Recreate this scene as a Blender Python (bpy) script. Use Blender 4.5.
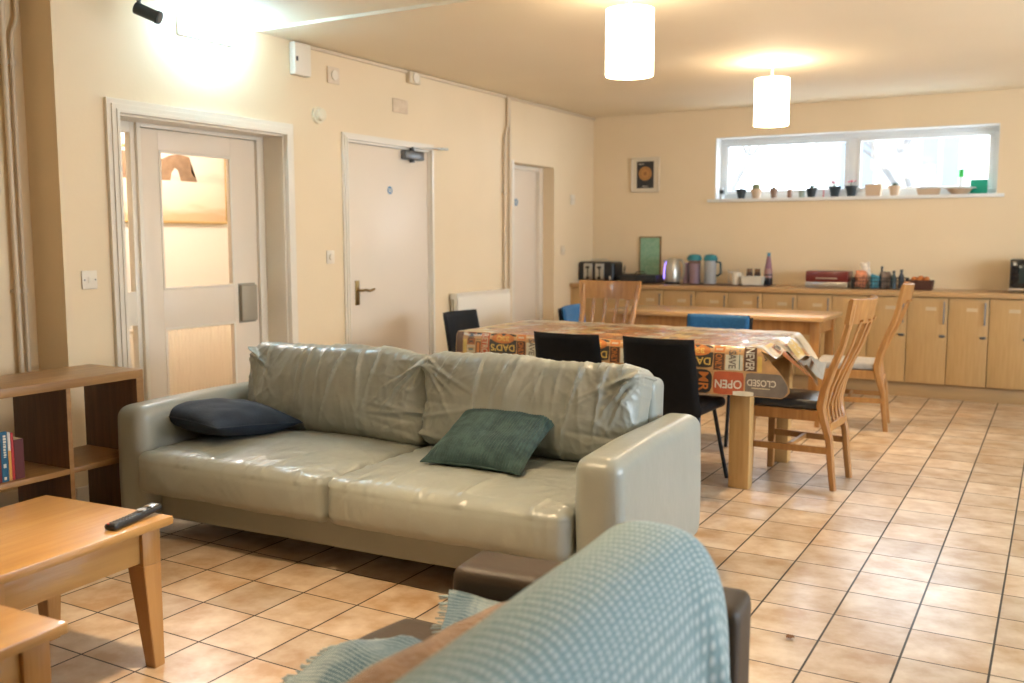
import bpy, bmesh, math, random
from mathutils import Vector, Matrix, noise
S = bpy.context.scene
for o in list(bpy.data.objects): bpy.data.objects.remove(o)
C = S.collection
R = math.radians
PI = math.pi

# ------------------------------------------------------------------ camera, world, daylight, exposure
H = 1.37
yaw, pitch, roll = R(29.605), R(6.153), R(-0.053)
F = Vector((-math.sin(yaw)*math.cos(pitch), math.cos(yaw)*math.cos(pitch), -math.sin(pitch)))
Rt = Vector((math.cos(yaw), math.sin(yaw), 0)); U = Rt.cross(F)
R2 = math.cos(roll)*Rt+math.sin(roll)*U; U2 = -math.sin(roll)*Rt+math.cos(roll)*U
cam = bpy.data.cameras.new('camera'); co = bpy.data.objects.new('camera', cam); C.objects.link(co)
m = Matrix((R2, U2, -F)).transposed().to_4x4(); m.translation = Vector((0, 0, H)); co.matrix_world = m
cam.sensor_width = 36; cam.lens = 962.9/1024*36; cam.clip_start = .05; cam.clip_end = 200
cam.dof.use_dof = True; cam.dof.focus_distance = 3.7; cam.dof.aperture_fstop = 2.4
S.camera = co
S.view_settings.view_transform = 'Standard'; S.view_settings.look = 'None'
S.view_settings.gamma = 1; S.view_settings.use_curve_mapping = False
S.view_settings.exposure = 1.02
W = bpy.data.worlds.new('world'); S.world = W; W.use_nodes = True
W.node_tree.nodes['Background'].inputs[0].default_value = (.72, .86, 1, 1)
W.node_tree.nodes['Background'].inputs[1].default_value = 7.5

def area(name, loc, rot, sx, sy, power=0, col=(1, 1, 1), portal=False):
    l = bpy.data.lights.new(name, 'AREA'); l.shape = 'RECTANGLE'; l.size = sx; l.size_y = sy
    l.energy = power; l.color = col
    if portal: l.cycles.is_portal = True
    o = bpy.data.objects.new(name, l); C.objects.link(o); o.location = loc; o.rotation_euler = rot
    return o
def point(name, loc, power, col, rad=.05, parent=None):
    l = bpy.data.lights.new(name, 'POINT'); l.energy = power; l.color = col; l.shadow_soft_size = rad
    o = bpy.data.objects.new(name, l); C.objects.link(o); o.location = loc; o.parent = parent
    return o
WARM = (1, .75, .47)
XW, YB, XR, YR, ZC = -4.32, 9.34, 2.9, -3.2, 2.615
ZN = 2.633      # nearer, slightly higher ceiling
area('daylight_portal_back', (-1.77, YB+.32, 2.04), (R(-90), 0, 0), 2.4, .6, portal=True)
area('daylight_portal_right', (XR+.14, 4.9, 1.55), (0, R(90), 0), 1.3, 4.6, portal=True)

# ------------------------------------------------------------------ helpers
def tag(o, label=None, cat=None, group=None, kind=None):
    if label: o['label'] = label
    if cat: o['category'] = cat
    if group: o['group'] = group
    if kind: o['kind'] = kind
    return o
def obj(name, bm, mats, parent=None, smooth=True, loc=None, rot=None, angle=40):
    me = bpy.data.meshes.new(name)
    bmesh.ops.recalc_face_normals(bm, faces=bm.faces)
    bm.to_mesh(me); bm.free()
    for mm in (mats if isinstance(mats, (list, tuple)) else [mats]): me.materials.append(mm)
    if smooth:
        me.polygons.foreach_set('use_smooth', [True]*len(me.polygons))
        me.set_sharp_from_angle(angle=R(angle))
    o = bpy.data.objects.new(name, me); C.objects.link(o)
    if parent: o.parent = parent
    if loc: o.location = loc
    if rot is not None: o.rotation_euler = rot if isinstance(rot, (tuple, list)) else (0, 0, rot)
    return o
def thing(name, label, cat, loc=(0, 0, 0), rz=0, group=None):
    o = bpy.data.objects.new(name, None); C.objects.link(o); o.empty_display_size = .1
    o.location = loc; o.rotation_euler = (0, 0, rz)
    return tag(o, label, cat, group)
def struct(name, bm, mats, smooth=False):
    return tag(obj(name, bm, mats, smooth=smooth), kind='structure')
def dup(root, loc, rz, label, group=None):
    r = root.copy(); C.objects.link(r); r.location = loc; r.rotation_euler = (0, 0, rz); r['label'] = label
    if group: r['group'] = group
    for ch in list(root.children):
        c = ch.copy(); C.objects.link(c); c.parent = r
        for g in ch.children:
            d = g.copy(); C.objects.link(d); d.parent = c
    return r
def B(): return bmesh.new()
def bx(bm, x0, x1, y0, y1, z0, z1, bev=0, mat=0, M=None, seg=2):
    vs = [bm.verts.new((x, y, z)) for x in (x0, x1) for y in (y0, y1) for z in (z0, z1)]
    fs = [bm.faces.new([vs[i] for i in q]) for q in ((0, 1, 3, 2), (4, 6, 7, 5), (0, 4, 5, 1), (2, 3, 7, 6), (0, 2, 6, 4), (1, 5, 7, 3))]
    if M is not None:
        for v in vs: v.co = M @ v.co
    for f in fs: f.material_index = mat
    if bev:
        es = list({e for f in fs for e in f.edges})
        r = bmesh.ops.bevel(bm, geom=es, offset=bev, segments=seg, affect='EDGES', profile=.5)
        for f in r['faces']: f.material_index = mat
def hexa(bm, bot, top, mat=0, bev=0):
    """frustum from 4 bottom and 4 top corners"""
    b = [bm.verts.new(p) for p in bot]; t = [bm.verts.new(p) for p in top]
    fs = [bm.faces.new(b[::-1]), bm.faces.new(t)]
    for i in range(4): fs.append(bm.faces.new((b[i], b[(i+1) % 4], t[(i+1) % 4], t[i])))
    for f in fs: f.material_index = mat
    if bev:
        es = list({e for f in fs for e in f.edges})
        r = bmesh.ops.bevel(bm, geom=es, offset=bev, segments=2, affect='EDGES')
        for f in r['faces']: f.material_index = mat
def sweep(bm, pts, prof, mat=0, up=(0, 0, 1), scales=None, closed=False):
    """prof: list of 2D points; swept along pts with fixed side direction"""
    pts = [Vector(p) for p in pts]; up = Vector(up); rings = []
    for i, p in enumerate(pts):
        a = pts[max(i-1, 0)]; b = pts[min(i+1, len(pts)-1)]
        if closed: a = pts[i-1]; b = pts[(i+1) % len(pts)]
        t = (b-a).normalized(); s = t.cross(up)
        if s.length < 1e-4: s = t.cross(Vector((0, 1, 0)))
        s.normalize(); u = s.cross(t)
        k = scales[i] if scales else 1
        rings.append([bm.verts.new(p+s*(q[0]*k)+u*(q[1]*k)) for q in prof])
    n = len(prof)
    for i in range(len(rings) if closed else len(rings)-1):
        r1 = rings[i]; r2 = rings[(i+1) % len(rings)]
        for j in range(n):
            bm.faces.new((r1[j], r1[(j+1) % n], r2[(j+1) % n], r2[j])).material_index = mat
    if not closed:
        bm.faces.new(rings[0][::-1]).material_index = mat; bm.faces.new(rings[-1]).material_index = mat
def circ(r, n=10): return [(r*math.cos(2*PI*i/n), r*math.sin(2*PI*i/n)) for i in range(n)]
def rect(w, d, c=.004):
    w /= 2; d /= 2
    return [(-w+c, -d), (w-c, -d), (w, -d+c), (w, d-c), (w-c, d), (-w+c, d), (-w, d-c), (-w, -d+c)]
def tube(bm, pts, r, n=10, mat=0, up=(0, 0, 1), scales=None): sweep(bm, pts, circ(r, n), mat, up, scales)
def lathe(bm, prof, c=(0, 0, 0), n=24, mat=0, M=None):
    rings = []
    for r, z in prof:
        ring = []
        for i in range(n):
            a = 2*PI*i/n; v = Vector((c[0]+r*math.cos(a), c[1]+r*math.sin(a), c[2]+z))
            if M is not None: v = M @ v
            ring.append(bm.verts.new(v))
        rings.append(ring)
    for a, b in zip(rings, rings[1:]):
        for i in range(n): bm.faces.new((a[i], a[(i+1) % n], b[(i+1) % n], b[i])).material_index = mat
    if prof[0][0] > 1e-5: bm.faces.new(rings[0][::-1]).material_index = mat
    if prof[-1][0] > 1e-5: bm.faces.new(rings[-1]).material_index = mat
def cyl(bm, p, q, r, n=16, mat=0): tube(bm, [p, q], r, n, mat, up=(0, 0, 1))
def gridsurf(bm, fn, nu, nv, mat=0, matfn=None):
    g = [[bm.verts.new(fn(i/nu, j/nv)) for j in range(nv+1)] for i in range(nu+1)]
    for i in range(nu):
        for j in range(nv):
            f = bm.faces.new((g[i][j], g[i+1][j], g[i+1][j+1], g[i][j+1]))
            f.material_index = matfn(i/nu, j/nv) if matfn else mat
    return g
def rbox(bm, sx, sy, sz, r, nx, ny, nz, disp=None, M=None, mat=0):
    """dense rounded box centred on 0 with a displacement function disp(p, n) -> p"""
    hx, hy, hz = sx/2, sy/2, sz/2; cache = {}
    def lin(n, h):
        # denser towards the edges
        return [h*math.sin(PI/2*(2*i/n-1))*.45+h*(2*i/n-1)*.55 for i in range(n+1)]
    X, Y, Z = lin(nx, hx), lin(ny, hy), lin(nz, hz)
    def vert(p):
        k = (round(p[0], 5), round(p[1], 5), round(p[2], 5))
        if k in cache: return cache[k]
        p = Vector(p); q = Vector((max(-hx+r, min(hx-r, p.x)), max(-hy+r, min(hy-r, p.y)), max(-hz+r, min(hz-r, p.z))))
        n = (p-q)
        if n.length < 1e-6: n = Vector((0, 0, 1))
        n.normalize(); w = q+n*r
        if disp: w = disp(w, n)
        if M is not None: w = M @ w
        v = bm.verts.new(w); cache[k] = v; return v
    def face(a, b, fix, ax):
        for i in range(len(a)-1):
            for j in range(len(b)-1):
                qs = []
                for (s, t) in ((i, j), (i+1, j), (i+1, j+1), (i, j+1)):
                    p = [0, 0, 0]; o = [k for k in range(3) if k != ax]
                    p[ax] = fix; p[o[0]] = a[s]; p[o[1]] = b[t]; qs.append(vert(p))
                try: bm.faces.new(qs).material_index = mat
                except ValueError: pass
    face(Y, Z, hx, 0); face(Y, Z, -hx, 0); face(X, Z, hy, 1); face(X, Z, -hy, 1); face(X, Y, hz, 2); face(X, Y, -hz, 2)
def nz(x, y=0, z=0, s=1): return noise.noise(Vector((x*s, y*s, z*s)))

# ------------------------------------------------------------------ materials
def mat(name, col, rough=.5, metal=0, col2=None, nscale=8, bump=0, bscale=60, stretch=None, coat=0, spec=.5, emis=None, estr=0, trans=0, sheen=0, alpha=1):
    m = bpy.data.materials.new(name); m.use_nodes = True; nt = m.node_tree; N = nt.nodes; L = nt.links
    b = N['Principled BSDF']; b.inputs['Base Color'].default_value = (*col, 1)
    b.inputs['Roughness'].default_value = rough; b.inputs['Metallic'].default_value = metal
    b.inputs['Coat Weight'].default_value = coat; b.inputs['Specular IOR Level'].default_value = spec
    b.inputs['Transmission Weight'].default_value = trans
    b.inputs['Sheen Weight'].default_value = sheen
    b.inputs['Alpha'].default_value = alpha
    if emis: b.inputs['Emission Color'].default_value = (*emis, 1); b.inputs['Emission Strength'].default_value = estr
    tc = N.new('ShaderNodeTexCoord'); mp = N.new('ShaderNodeMapping'); L.new(tc.outputs['Object'], mp.inputs[0])
    if stretch: mp.inputs['Scale'].default_value = stretch
    if col2:
        n = N.new('ShaderNodeTexNoise'); n.inputs['Scale'].default_value = nscale; n.inputs['Detail'].default_value = 6
        L.new(mp.outputs[0], n.inputs['Vector'])
        r = N.new('ShaderNodeValToRGB'); r.color_ramp.elements[0].position = .32; r.color_ramp.elements[1].position = .68
        r.color_ramp.elements[0].color = (*col, 1); r.color_ramp.elements[1].color = (*col2, 1)
        L.new(n.outputs[0], r.inputs[0]); L.new(r.outputs[0], b.inputs['Base Color'])
    if bump:
        n2 = N.new('ShaderNodeTexNoise'); n2.inputs['Scale'].default_value = bscale; n2.inputs['Detail'].default_value = 4
        L.new(mp.outputs[0], n2.inputs['Vector'])
        bp = N.new('ShaderNodeBump'); bp.inputs['Strength'].default_value = bump; bp.inputs['Distance'].default_value = .01
        L.new(n2.outputs[0], bp.inputs['Height']); L.new(bp.outputs[0], b.inputs['Normal'])
    return m
def wood(name, c1, c2, axis='x', rough=.4, coat=.15, sc=5, ring=1.0):
    st = {'x': (.7, 9, 9), 'y': (9, .7, 9), 'z': (9, 9, .7)}[axis]
    st = tuple(v*ring for v in st)
    return mat(name, c1, rough, col2=c2, nscale=sc, stretch=st, bump=.12, bscale=14, coat=coat)
M_wall = mat('wall_paint', (.80, .635, .41), .62, col2=(.83, .66, .435), nscale=1.6, bump=.06, bscale=45)
M_ceil = mat('ceiling_paint', (.86, .735, .53), .75, col2=(.88, .755, .55), nscale=1.5, bump=.03, bscale=30)
M_gloss = mat('cream_gloss_paint', (.80, .71, .58), .32, col2=(.77, .68, .55), nscale=3, bump=.02, bscale=20)
M_door = mat('door_paint', (.80, .68, .54), .38, col2=(.78, .66, .52), nscale=2)
M_upvc = mat('white_window_frame', (.78, .80, .80), .3, col2=(.74, .76, .76), nscale=4)
M_reveal = mat('white_window_reveal', (.82, .80, .76), .5, col2=(.78, .76, .72), nscale=4)
M_rad = mat('radiator_enamel', (.84, .76, .63), .35)
M_wplastic = mat('white_plastic', (.80, .70, .56), .4)
M_black = mat('black_plastic', (.012, .013, .015), .35)
M_blackleather = mat('black_leatherette', (.004, .004, .0045), .55, bump=.12, bscale=220, col2=(.006, .006, .007), nscale=30, spec=.18)
M_blackmetal = mat('black_metal', (.015, .015, .017), .3, .4)
M_chrome = mat('brushed_metal', (.55, .54, .52), .28, 1)
M_brass = mat('aged_brass', (.35, .24, .10), .35, 1)
M_grey = mat('dark_grey_metal', (.16, .16, .16), .35, .8)
M_bluefab = mat('blue_fabric', (.012, .10, .235), .85, col2=(.02, .13, .29), nscale=60, bump=.3, bscale=300, sheen=.1)
M_shelf = wood('oak_veneer_shelf', (.37, .20, .07), (.27, .135, .045), 'y', .42, .1, 4)
M_shelfdark = wood('dark_veneer_side', (.16, .07, .025), (.10, .045, .017), 'z', .5, .05, 4)  # side panels and dividers, darker brown than their front edges
M_pine = wood('honey_pine', (.47, .265, .085), (.38, .19, .055), 'y', .33, .3, 3)
M_pinex = wood('honey_pine_legs', (.47, .245, .075), (.38, .18, .05), 'z', .36, .25, 3)
M_chairw = wood('beech_chair', (.45, .215, .062), (.34, .145, .038), 'z', .36, .2, 4)
M_tablew = wood('oak_table', (.54, .33, .125), (.44, .25, .085), 'z', .38, .2, 4)
M_tablex = wood('oak_table_top', (.56, .34, .15), (.46, .26, .10), 'x', .30, .4, 4)
M_cab = wood('beech_cabinet', (.52, .32, .13), (.46, .275, .105), 'z', .42, .1, 6)
M_worktop = wood('worktop_laminate', (.50, .30, .13), (.44, .25, .10), 'x', .35, .2, 6)
M_plinth = mat('plinth_board', (.44, .27, .115), .5, col2=(.38, .23, .10), nscale=6, stretch=(.5, 3, 6))
M_leather = mat('sage_leather', (.34, .355, .315), .34, col2=(.31, .328, .29), nscale=5, bump=.15, bscale=18, spec=.5, coat=.10)
M_brownleather = mat('dark_brown_leather', (.062, .042, .026), .5, col2=(.045, .03, .018), nscale=6, bump=.15, bscale=150, coat=.0, spec=.35)
M_label = mat('faded_paper_label', (.56, .42, .25), .6)
M_paper = mat('off_white_label', (.72, .66, .54), .6)

def floor_mat():
    m = bpy.data.materials.new('stone_effect_floor_tiles'); m.use_nodes = True; nt = m.node_tree; N = nt.nodes; L = nt.links
    b = N['Principled BSDF']
    tc = N.new('ShaderNodeTexCoord'); mp = N.new('ShaderNodeMapping'); mp.vector_type = 'POINT'
    s = .26235
    mp.inputs['Location'].default_value = (.9157/s+40, -4.0533/s+40, 0); mp.inputs['Scale'].default_value = (1/s, 1/s, 1)
    L.new(tc.outputs['Object'], mp.inputs[0])
    sp = N.new('ShaderNodeSeparateXYZ'); L.new(mp.outputs[0], sp.inputs[0])
    def math_(op, a, bb=None, c=None):
        n = N.new('ShaderNodeMath'); n.operation = op
        for i, v in enumerate((a, bb, c)):
            if v is None: continue
            if isinstance(v, (int, float)): n.inputs[i].default_value = v
            else: L.new(v, n.inputs[i])
        return n.outputs[0]
    def edge(ax, w):
        fr = math_('FRACT', sp.outputs[ax]); d = math_('MINIMUM', fr, math_('SUBTRACT', 1.0, fr))
        return math_('SMOOTH_MIN', 1.0, math_('DIVIDE', d, w), .1)
    ex = edge(0, .020); ey = edge(1, .016)
    e = math_('MINIMUM', ex, ey)
    cl = N.new('ShaderNodeMapRange'); cl.interpolation_type = 'SMOOTHSTEP'; cl.inputs[1].default_value = .45; cl.inputs[2].default_value = .95; L.new(e, cl.inputs[0])
    idv = N.new('ShaderNodeCombineXYZ'); L.new(math_('FLOOR', sp.outputs[0]), idv.inputs[0]); L.new(math_('FLOOR', sp.outputs[1]), idv.inputs[1])
    wn = N.new('ShaderNodeTexWhiteNoise'); wn.noise_dimensions = '2D'; L.new(idv.outputs[0], wn.inputs['Vector'])
    va = N.new('ShaderNodeVectorMath'); va.operation = 'MULTIPLY_ADD'
    va.inputs[1].default_value = (7, 7, 7); L.new(wn.outputs['Color'], va.inputs[0]); L.new(tc.outputs['Object'], va.inputs[2])
    n1 = N.new('ShaderNodeTexNoise'); n1.inputs['Scale'].default_value = 7; n1.inputs['Detail'].default_value = 7; n1.inputs['Roughness'].default_value = .58; L.new(va.outputs[0], n1.inputs['Vector'])
    r = N.new('ShaderNodeValToRGB'); cr = r.color_ramp
    cr.elements[0].position = .34; cr.elements[0].color = (.44, .27, .135, 1)
    cr.elements[1].position = .67; cr.elements[1].color = (.68, .55, .41, 1)
    L.new(n1.outputs[0], r.inputs[0])
    hv = N.new('ShaderNodeHueSaturation'); L.new(r.outputs[0], hv.inputs['Color'])
    L.new(math_('MULTIPLY_ADD', wn.outputs['Value'], .28, .86), hv.inputs['Value'])
    mx = N.new('ShaderNodeMix'); mx.data_type = 'RGBA'; L.new(cl.outputs[0], mx.inputs[0])
    mx.inputs[6].default_value = (.032, .022, .015, 1); L.new(hv.outputs[0], mx.inputs[7]); L.new(mx.outputs[2], b.inputs['Base Color'])
    b.inputs['Coat Weight'].default_value = .35; b.inputs['Coat Roughness'].default_value = .22
    rm = math_('ADD', .30, math_('MULTIPLY', math_('SUBTRACT', 1.0, cl.outputs[0]), .5)); L.new(rm, b.inputs['Roughness'])
    ht = math_('ADD', math_('MULTIPLY', cl.outputs[0], 1.0), math_('MULTIPLY', n1.outputs[0], .15))
    bp = N.new('ShaderNodeBump'); bp.inputs['Strength'].default_value = .35; bp.inputs['Distance'].default_value = .003
    L.new(ht, bp.inputs['Height']); L.new(bp.outputs[0], b.inputs['Normal'])
    return m
M_floor = floor_mat()
def glass_mat(name='clear_glass', tint=(1, 1, 1), refl=.08):
    m = bpy.data.materials.new(name); m.use_nodes = True; nt = m.node_tree; N = nt.nodes; L = nt.links
    for n in list(N):
        if n.type != 'OUTPUT_MATERIAL': N.remove(n)
    t = N.new('ShaderNodeBsdfTransparent'); t.inputs[0].default_value = (*tint, 1)
    g = N.new('ShaderNodeBsdfGlossy'); g.inputs['Roughness'].default_value = .03
    f = N.new('ShaderNodeFresnel'); f.inputs[0].default_value = 1.45
    mx = N.new('ShaderNodeMixShader'); 
    ge = N.new('ShaderNodeNewGeometry'); iv = N.new('ShaderNodeMath'); iv.operation = 'SUBTRACT'; iv.inputs[0].default_value = 1; L.new(ge.outputs['Backfacing'], iv.inputs[1])
    ml = N.new('ShaderNodeMath'); ml.operation = 'MULTIPLY'; L.new(iv.outputs[0], ml.inputs[0]); L.new(f.outputs[0], ml.inputs[1])
    L.new(ml.outputs[0], mx.inputs[0]); L.new(t.outputs[0], mx.inputs[1]); L.new(g.outputs[0], mx.inputs[2])
    L.new(mx.outputs[0], N['Material Output'].inputs[0]); return m
M_glass = glass_mat()
M_tintglass = glass_mat('tinted_jar_glass', (.80, .74, .78))

# ------------------------------------------------------------------ room shell
bm = B(); bx(bm, -4.9, XR+.2, YR-.2, YB+.25, -.1, 0); struct('floor', bm, M_floor)
bm = B(); bx(bm, -6.4, -4.9, 2.6, 9.0, -.1, 0); struct('floor_hallway', bm, M_floor)
bm = B(); bx(bm, -4.9, XR+.2, 4.46, YB+.25, ZC, ZC+.15); struct('ceiling', bm, M_ceil)
bm = B(); bx(bm, -4.9, XR+.2, YR-.2, 4.46, ZN, ZN+.1); struct('ceiling_near', bm, M_ceil)
bm = B(); bx(bm, -6.4, -4.9, 2.6, 9.0, 2.5, 2.6); struct('ceiling_hallway', bm, M_ceil)
D1 = (3.425, 4.675, 2.02); D2 = (5.285, 6.30, 2.045); D3 = (7.63, 8.435, 2.045)
WT = .26                                                     # left wall thickness
bm = B()
ys = [3.08, D1[0], D1[1], D2[0], D2[1], D3[0], D3[1], YB]
for i in range(0, 8, 2): bx(bm, XW-WT, XW, ys[i], ys[i+1], 0, ZN)
for d in (D1, D2, D3): bx(bm, XW-WT, XW, d[0], d[1], d[2], ZN)
bx(bm, XW-WT-.12, XW-WT, D3[0]-.1, D3[1]+.1, 0, ZC)          # blocks the deep doorway's back
bx(bm, XW-WT-.22, XW-WT+.02, YR, 3.08, 0, ZN)                # recessed length of wall
struct('wall_left', bm, M_wall)
WX0, WX1, WZ0, WZ1 = -3.0, -.51, 1.745, 2.34
bm = B()
bx(bm, -4.9, WX0, YB, YB+.25, 0, ZC); bx(bm, WX1, XR+.2, YB, YB+.25, 0, ZC)
bx(bm, WX0, WX1, YB, YB+.25, 0, WZ0-.03); bx(bm, WX0, WX1, YB, YB+.25, WZ1, ZC); struct('wall_back', bm, M_wall)
bm = B(); ry0, ry1, rz0, rz1 = 2.6, 7.2, .85, 2.2
bx(bm, XR, XR+.2, YR-.2, ry0, 0, ZN); bx(bm, XR, XR+.2, ry1, YB+.25, 0, ZN); bx(bm, XR, XR+.2, ry0, ry1, 0, rz0); bx(bm, XR, XR+.2, ry0, ry1, rz1, ZN); struct('wall_right', bm, M_wall)
bm = B(); bx(bm, -4.9, XR, YR-.2, YR, 0, ZN); struct('wall_rear', bm, M_wall)
bm = B(); bx(bm, -6.0, -5.86, 2.7, 8.9, 0, 2.5); bx(bm, -5.86, XW-WT, 2.7, 2.8, 0, 2.5); bx(bm, -5.86, XW-WT, 8.8, 8.9, 0, 2.5); bx(bm, XW-WT-.12, XW-WT, 2.8, 3.08, 0, 2.5)
struct('wall_hallway', bm, mat('hallway_paint', (.84, .80, .73), .6))
# skirting
bm = B(); bx(bm, XW-WT+.02, XW-WT+.036, YR, 3.06, 0, .1, .004)
for a, b_ in ((3.08, 3.35), (4.755, 5.235), (6.35, 7.5), (8.5, 8.75)): bx(bm, XW, XW+.016, a, b_, 0, .1, .004)
struct('baseboard_left', bm, M_gloss)
# casings
def casing(name, d, w, t=.022):
    y0, y1, z1 = d; bm = B()
    for k, (a, p) in enumerate(((w, t), (w*.62, t+.008), (w*.25, t+.014))):   # stepped moulding profile
        x1 = XW+p
        e = .0022-.0007*k; bx(bm, XW, x1, y0-a, y0+e, 0, z1-e, .001); bx(bm, XW, x1, y1-e, y1+a, 0, z1-e, .001); bx(bm, XW, x1, y0-a, y1+a, z1-e, z1+a, .001)
    return struct(name, bm, M_gloss)
casing('trim_1', D1, .07); casing('trim_2', D2, .045, .014)
# lining of the first doorway
bm = B(); bx(bm, XW-WT, XW+.004, D1[0]-.001, D1[0]+.012, 0, D1[2]-.012); bx(bm, XW-WT, XW+.004, D1[1]-.012, D1[1]+.001, 0, D1[2]-.012); bx(bm, XW-WT, XW+.004, D1[0], D1[1], D1[2]-.012, D1[2]+.001)
struct('trim_3', bm, M_gloss)
bm = B(); bx(bm, XW-.02, XW+.008, D3[0]-.035, D3[0]+.01, 0, D3[2]+.02, .003); struct('trim_4', bm, M_gloss)

# door 1: glazed door with sidelight
XD = -4.50
def frame_panel(bm, x0, x1, y0, y1, z0, z1, holes, mt=0):
    """slab in the YZ plane with rectangular holes (y0,y1,z0,z1) stacked vertically"""
    holes = sorted(holes, key=lambda h: h[2]); zc = z0
    ya = holes[0][0]; yb = holes[0][1]
    bx(bm, x0, x1, y0, ya, z0, z1, .002, mt); bx(bm, x0, x1, yb, y1, z0, z1, .002, mt)
    for h in holes:
        bx(bm, x0, x1, ya, yb, zc, h[2], .002, mt); zc = h[3]
    bx(bm, x0, x1, ya, yb, zc, z1, .002, mt)
side = thing('door_1', None, None, (0, 0, 0)); del_keys = None
side['kind'] = 'structure'
bm = B(); frame_panel(bm, XD-.045, XD, D1[0]+.012, 3.70, 0, D1[2]-.012, [(3.565, 3.655, .1, .88), (3.565, 3.655, 1.07, 1.95)])
bx(bm, XD-.06, XD+.02, 3.685, 3.712, 0, D1[2]-.012, .003); bx(bm, XD-.06, XD+.02, 4.605, D1[1]-.0125, 0, D1[2]-.012, .003)
bx(bm, XD-.06, XD+.02, 3.712, 4.605, D1[2]-.035, D1[2]-.012, .003)
obj('door_frame', bm, M_gloss, side)
bm = B(); frame_panel(bm, XD-.044, XD, 3.715, 4.602, .012, D1[2]-.038, [(3.845, 4.395, .18, .85), (3.845, 4.395, 1.07, 1.868)])
obj('door_leaf', bm, M_door, side)
bm = B()
for (a, b_) in ((.18, .85), (1.07, 1.868)):
    for (y0, y1) in ((3.845, 3.860), (4.380, 4.395)): bx(bm, XD-.006, XD+.004, y0, y1, a+.015, b_-.015, .002)
    bx(bm, XD-.006, XD+.004, 3.845, 4.395, a, a+.015, .002); bx(bm, XD-.006, XD+.004, 3.845, 4.395, b_-.015, b_, .002)
obj('glazing_bead', bm, M_gloss, side)
bm = B(); bx(bm, XD-.026, XD-.020, 3.84, 4.40, .17, .86); obj('pane', bm, M_glass, side)
bm = B(); bx(bm, XD-.026, XD-.020, 3.84, 4.40, 1.06, 1.875); obj('pane', bm, M_glass, side)
bm = B(); bx(bm, XD-.026, XD-.020, 3.56, 3.66, .09, 1.96); obj('pane', bm, M_glass, side)
bm = B(); bx(bm, XD, XD+.004, 4.425, 4.57, .835, 1.085, .002); bx(bm, XD+.004, XD+.03, 4.43, 4.565, .845, 1.075, .01)
o = obj('lock_cover', bm, mat('grey_beige_metal', (.36, .31, .23), .5, .1), side); o['label'] = 'grey metal cover plate'
# door 2
d2 = thing('door_2', None, None); d2['kind'] = 'structure'
bm = B(); bx(bm, XW-.05, XW-.004, D2[0]+.02, D2[1]-.02, .008, D2[2]-.02, .003); obj('door_leaf', bm, M_door, d2)
bm = B(); bx(bm, XW-.1, XW+.003, D2[0], D2[0]+.016, 0, D2[2]-.016); bx(bm, XW-.1, XW+.003, D2[1]-.016, D2[1], 0, D2[2]-.016); bx(bm, XW-.1, XW+.003, D2[0], D2[1], D2[2]-.016, D2[2]-.0001); bx(bm, XW-.12, XW-.1, D2[0]+.001, D2[1]-.001, 0, D2[2]-.001)
obj('door_frame', bm, M_gloss, d2)
bm = B(); bx(bm, XW-.004, XW+.004, 5.365, 5.41, .895, 1.07, .003); h_ = obj('handle_plate', bm, M_brass, d2)
bm = B(); tube(bm, [(XW+.004, 5.388, 1.0), (XW+.05, 5.388, 1.0)], .009, 10); sweep(bm, [(XW+.05, 5.38, 1.0), (XW+.052, 5.42, 1.004), (XW+.052, 5.46, .993), (XW+.05, 5.50, 1.0), (XW+.048, 5.52, 1.004)], circ(.009, 8)); obj('handle', bm, M_brass, h_)
for z in (1.66, 1.0, .25):
    bm = B(); cyl(bm, (XW+.004, 6.288, z-.045), (XW+.004, 6.288, z+.045), .007, 8); bx(bm, XW-.003, XW+.001, 6.262, 6.30, z-.045, z+.045); obj('hinge', bm, M_wplastic, d2)
M_sticker = mat('blue_sticker', (.01, .16, .34), .4)
def sticker(par, x, y, z, r=.03):
    bm = B()
    Mx = Matrix.Translation((x, y, z)) @ Matrix.Rotation(R(90), 4, 'Y')
    lathe(bm, [(r, 0), (r, .0015)], n=24, M=Mx); lathe(bm, [(r*.87, .0015), (r*.87, .002)], n=24, mat=1, M=Mx); lathe(bm, [(r*.82, .002), (r*.82, .0026)], n=24, M=Mx)
    for k, hw in ((.35, .55), (0, .62), (-.35, .55)): bx(bm, x+.002, x+.0032, y-hw*r, y+hw*r, z+k*r-.09*r, z+k*r+.09*r, mat=1)
    o = obj('fire_door_sticker', bm, [M_sticker, M_paper], par, smooth=False); o['label'] = 'round blue sticker'
sticker(d2, XW-.004, 5.79, 1.718)
cl = thing('door_closer', 'grey metal overhead door closer on the plain cream door', 'door closer')
bm = B(); bx(bm, XW-.004, XW+.045, 5.93, 6.17, 1.955, 2.02, .006); obj('closer_body', bm, M_grey, cl)
bm = B(); cyl(bm, (XW+.022, 6.04, 1.935), (XW+.022, 6.04, 2.05), .018, 14); obj('spindle', bm, M_blackmetal, cl)
bm = B(); sweep(bm, [(XW+.03, 6.04, 2.045), (XW+.12, 6.24, 2.05), (XW+.06, 6.46, 2.058)], rect(.022, .008, .002)); bx(bm, XW, XW+.05, 6.42, 6.50, 2.06, 2.075, .002); obj('arm', bm, M_chrome, cl)
# door 3
d3 = thing('door_3', None, None); d3['kind'] = 'structure'
bm = B(); bx(bm, XW-.20, XW-.16, D3[0]+.01, D3[1]-.07, 0, D3[2]-.03, .003); obj('door_leaf', bm, M_door, d3)
bm = B(); bx(bm, XW-.22, XW-.12, D3[1]-.07, D3[1]+.001, 0, D3[2], .004); bx(bm, XW-.22, XW-.13, D3[0], D3[1], D3[2]-.04, D3[2], .004); obj('door_frame', bm, M_gloss, d3)
sticker(d3, XW-.16, 7.96, 1.70, .035)

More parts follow.
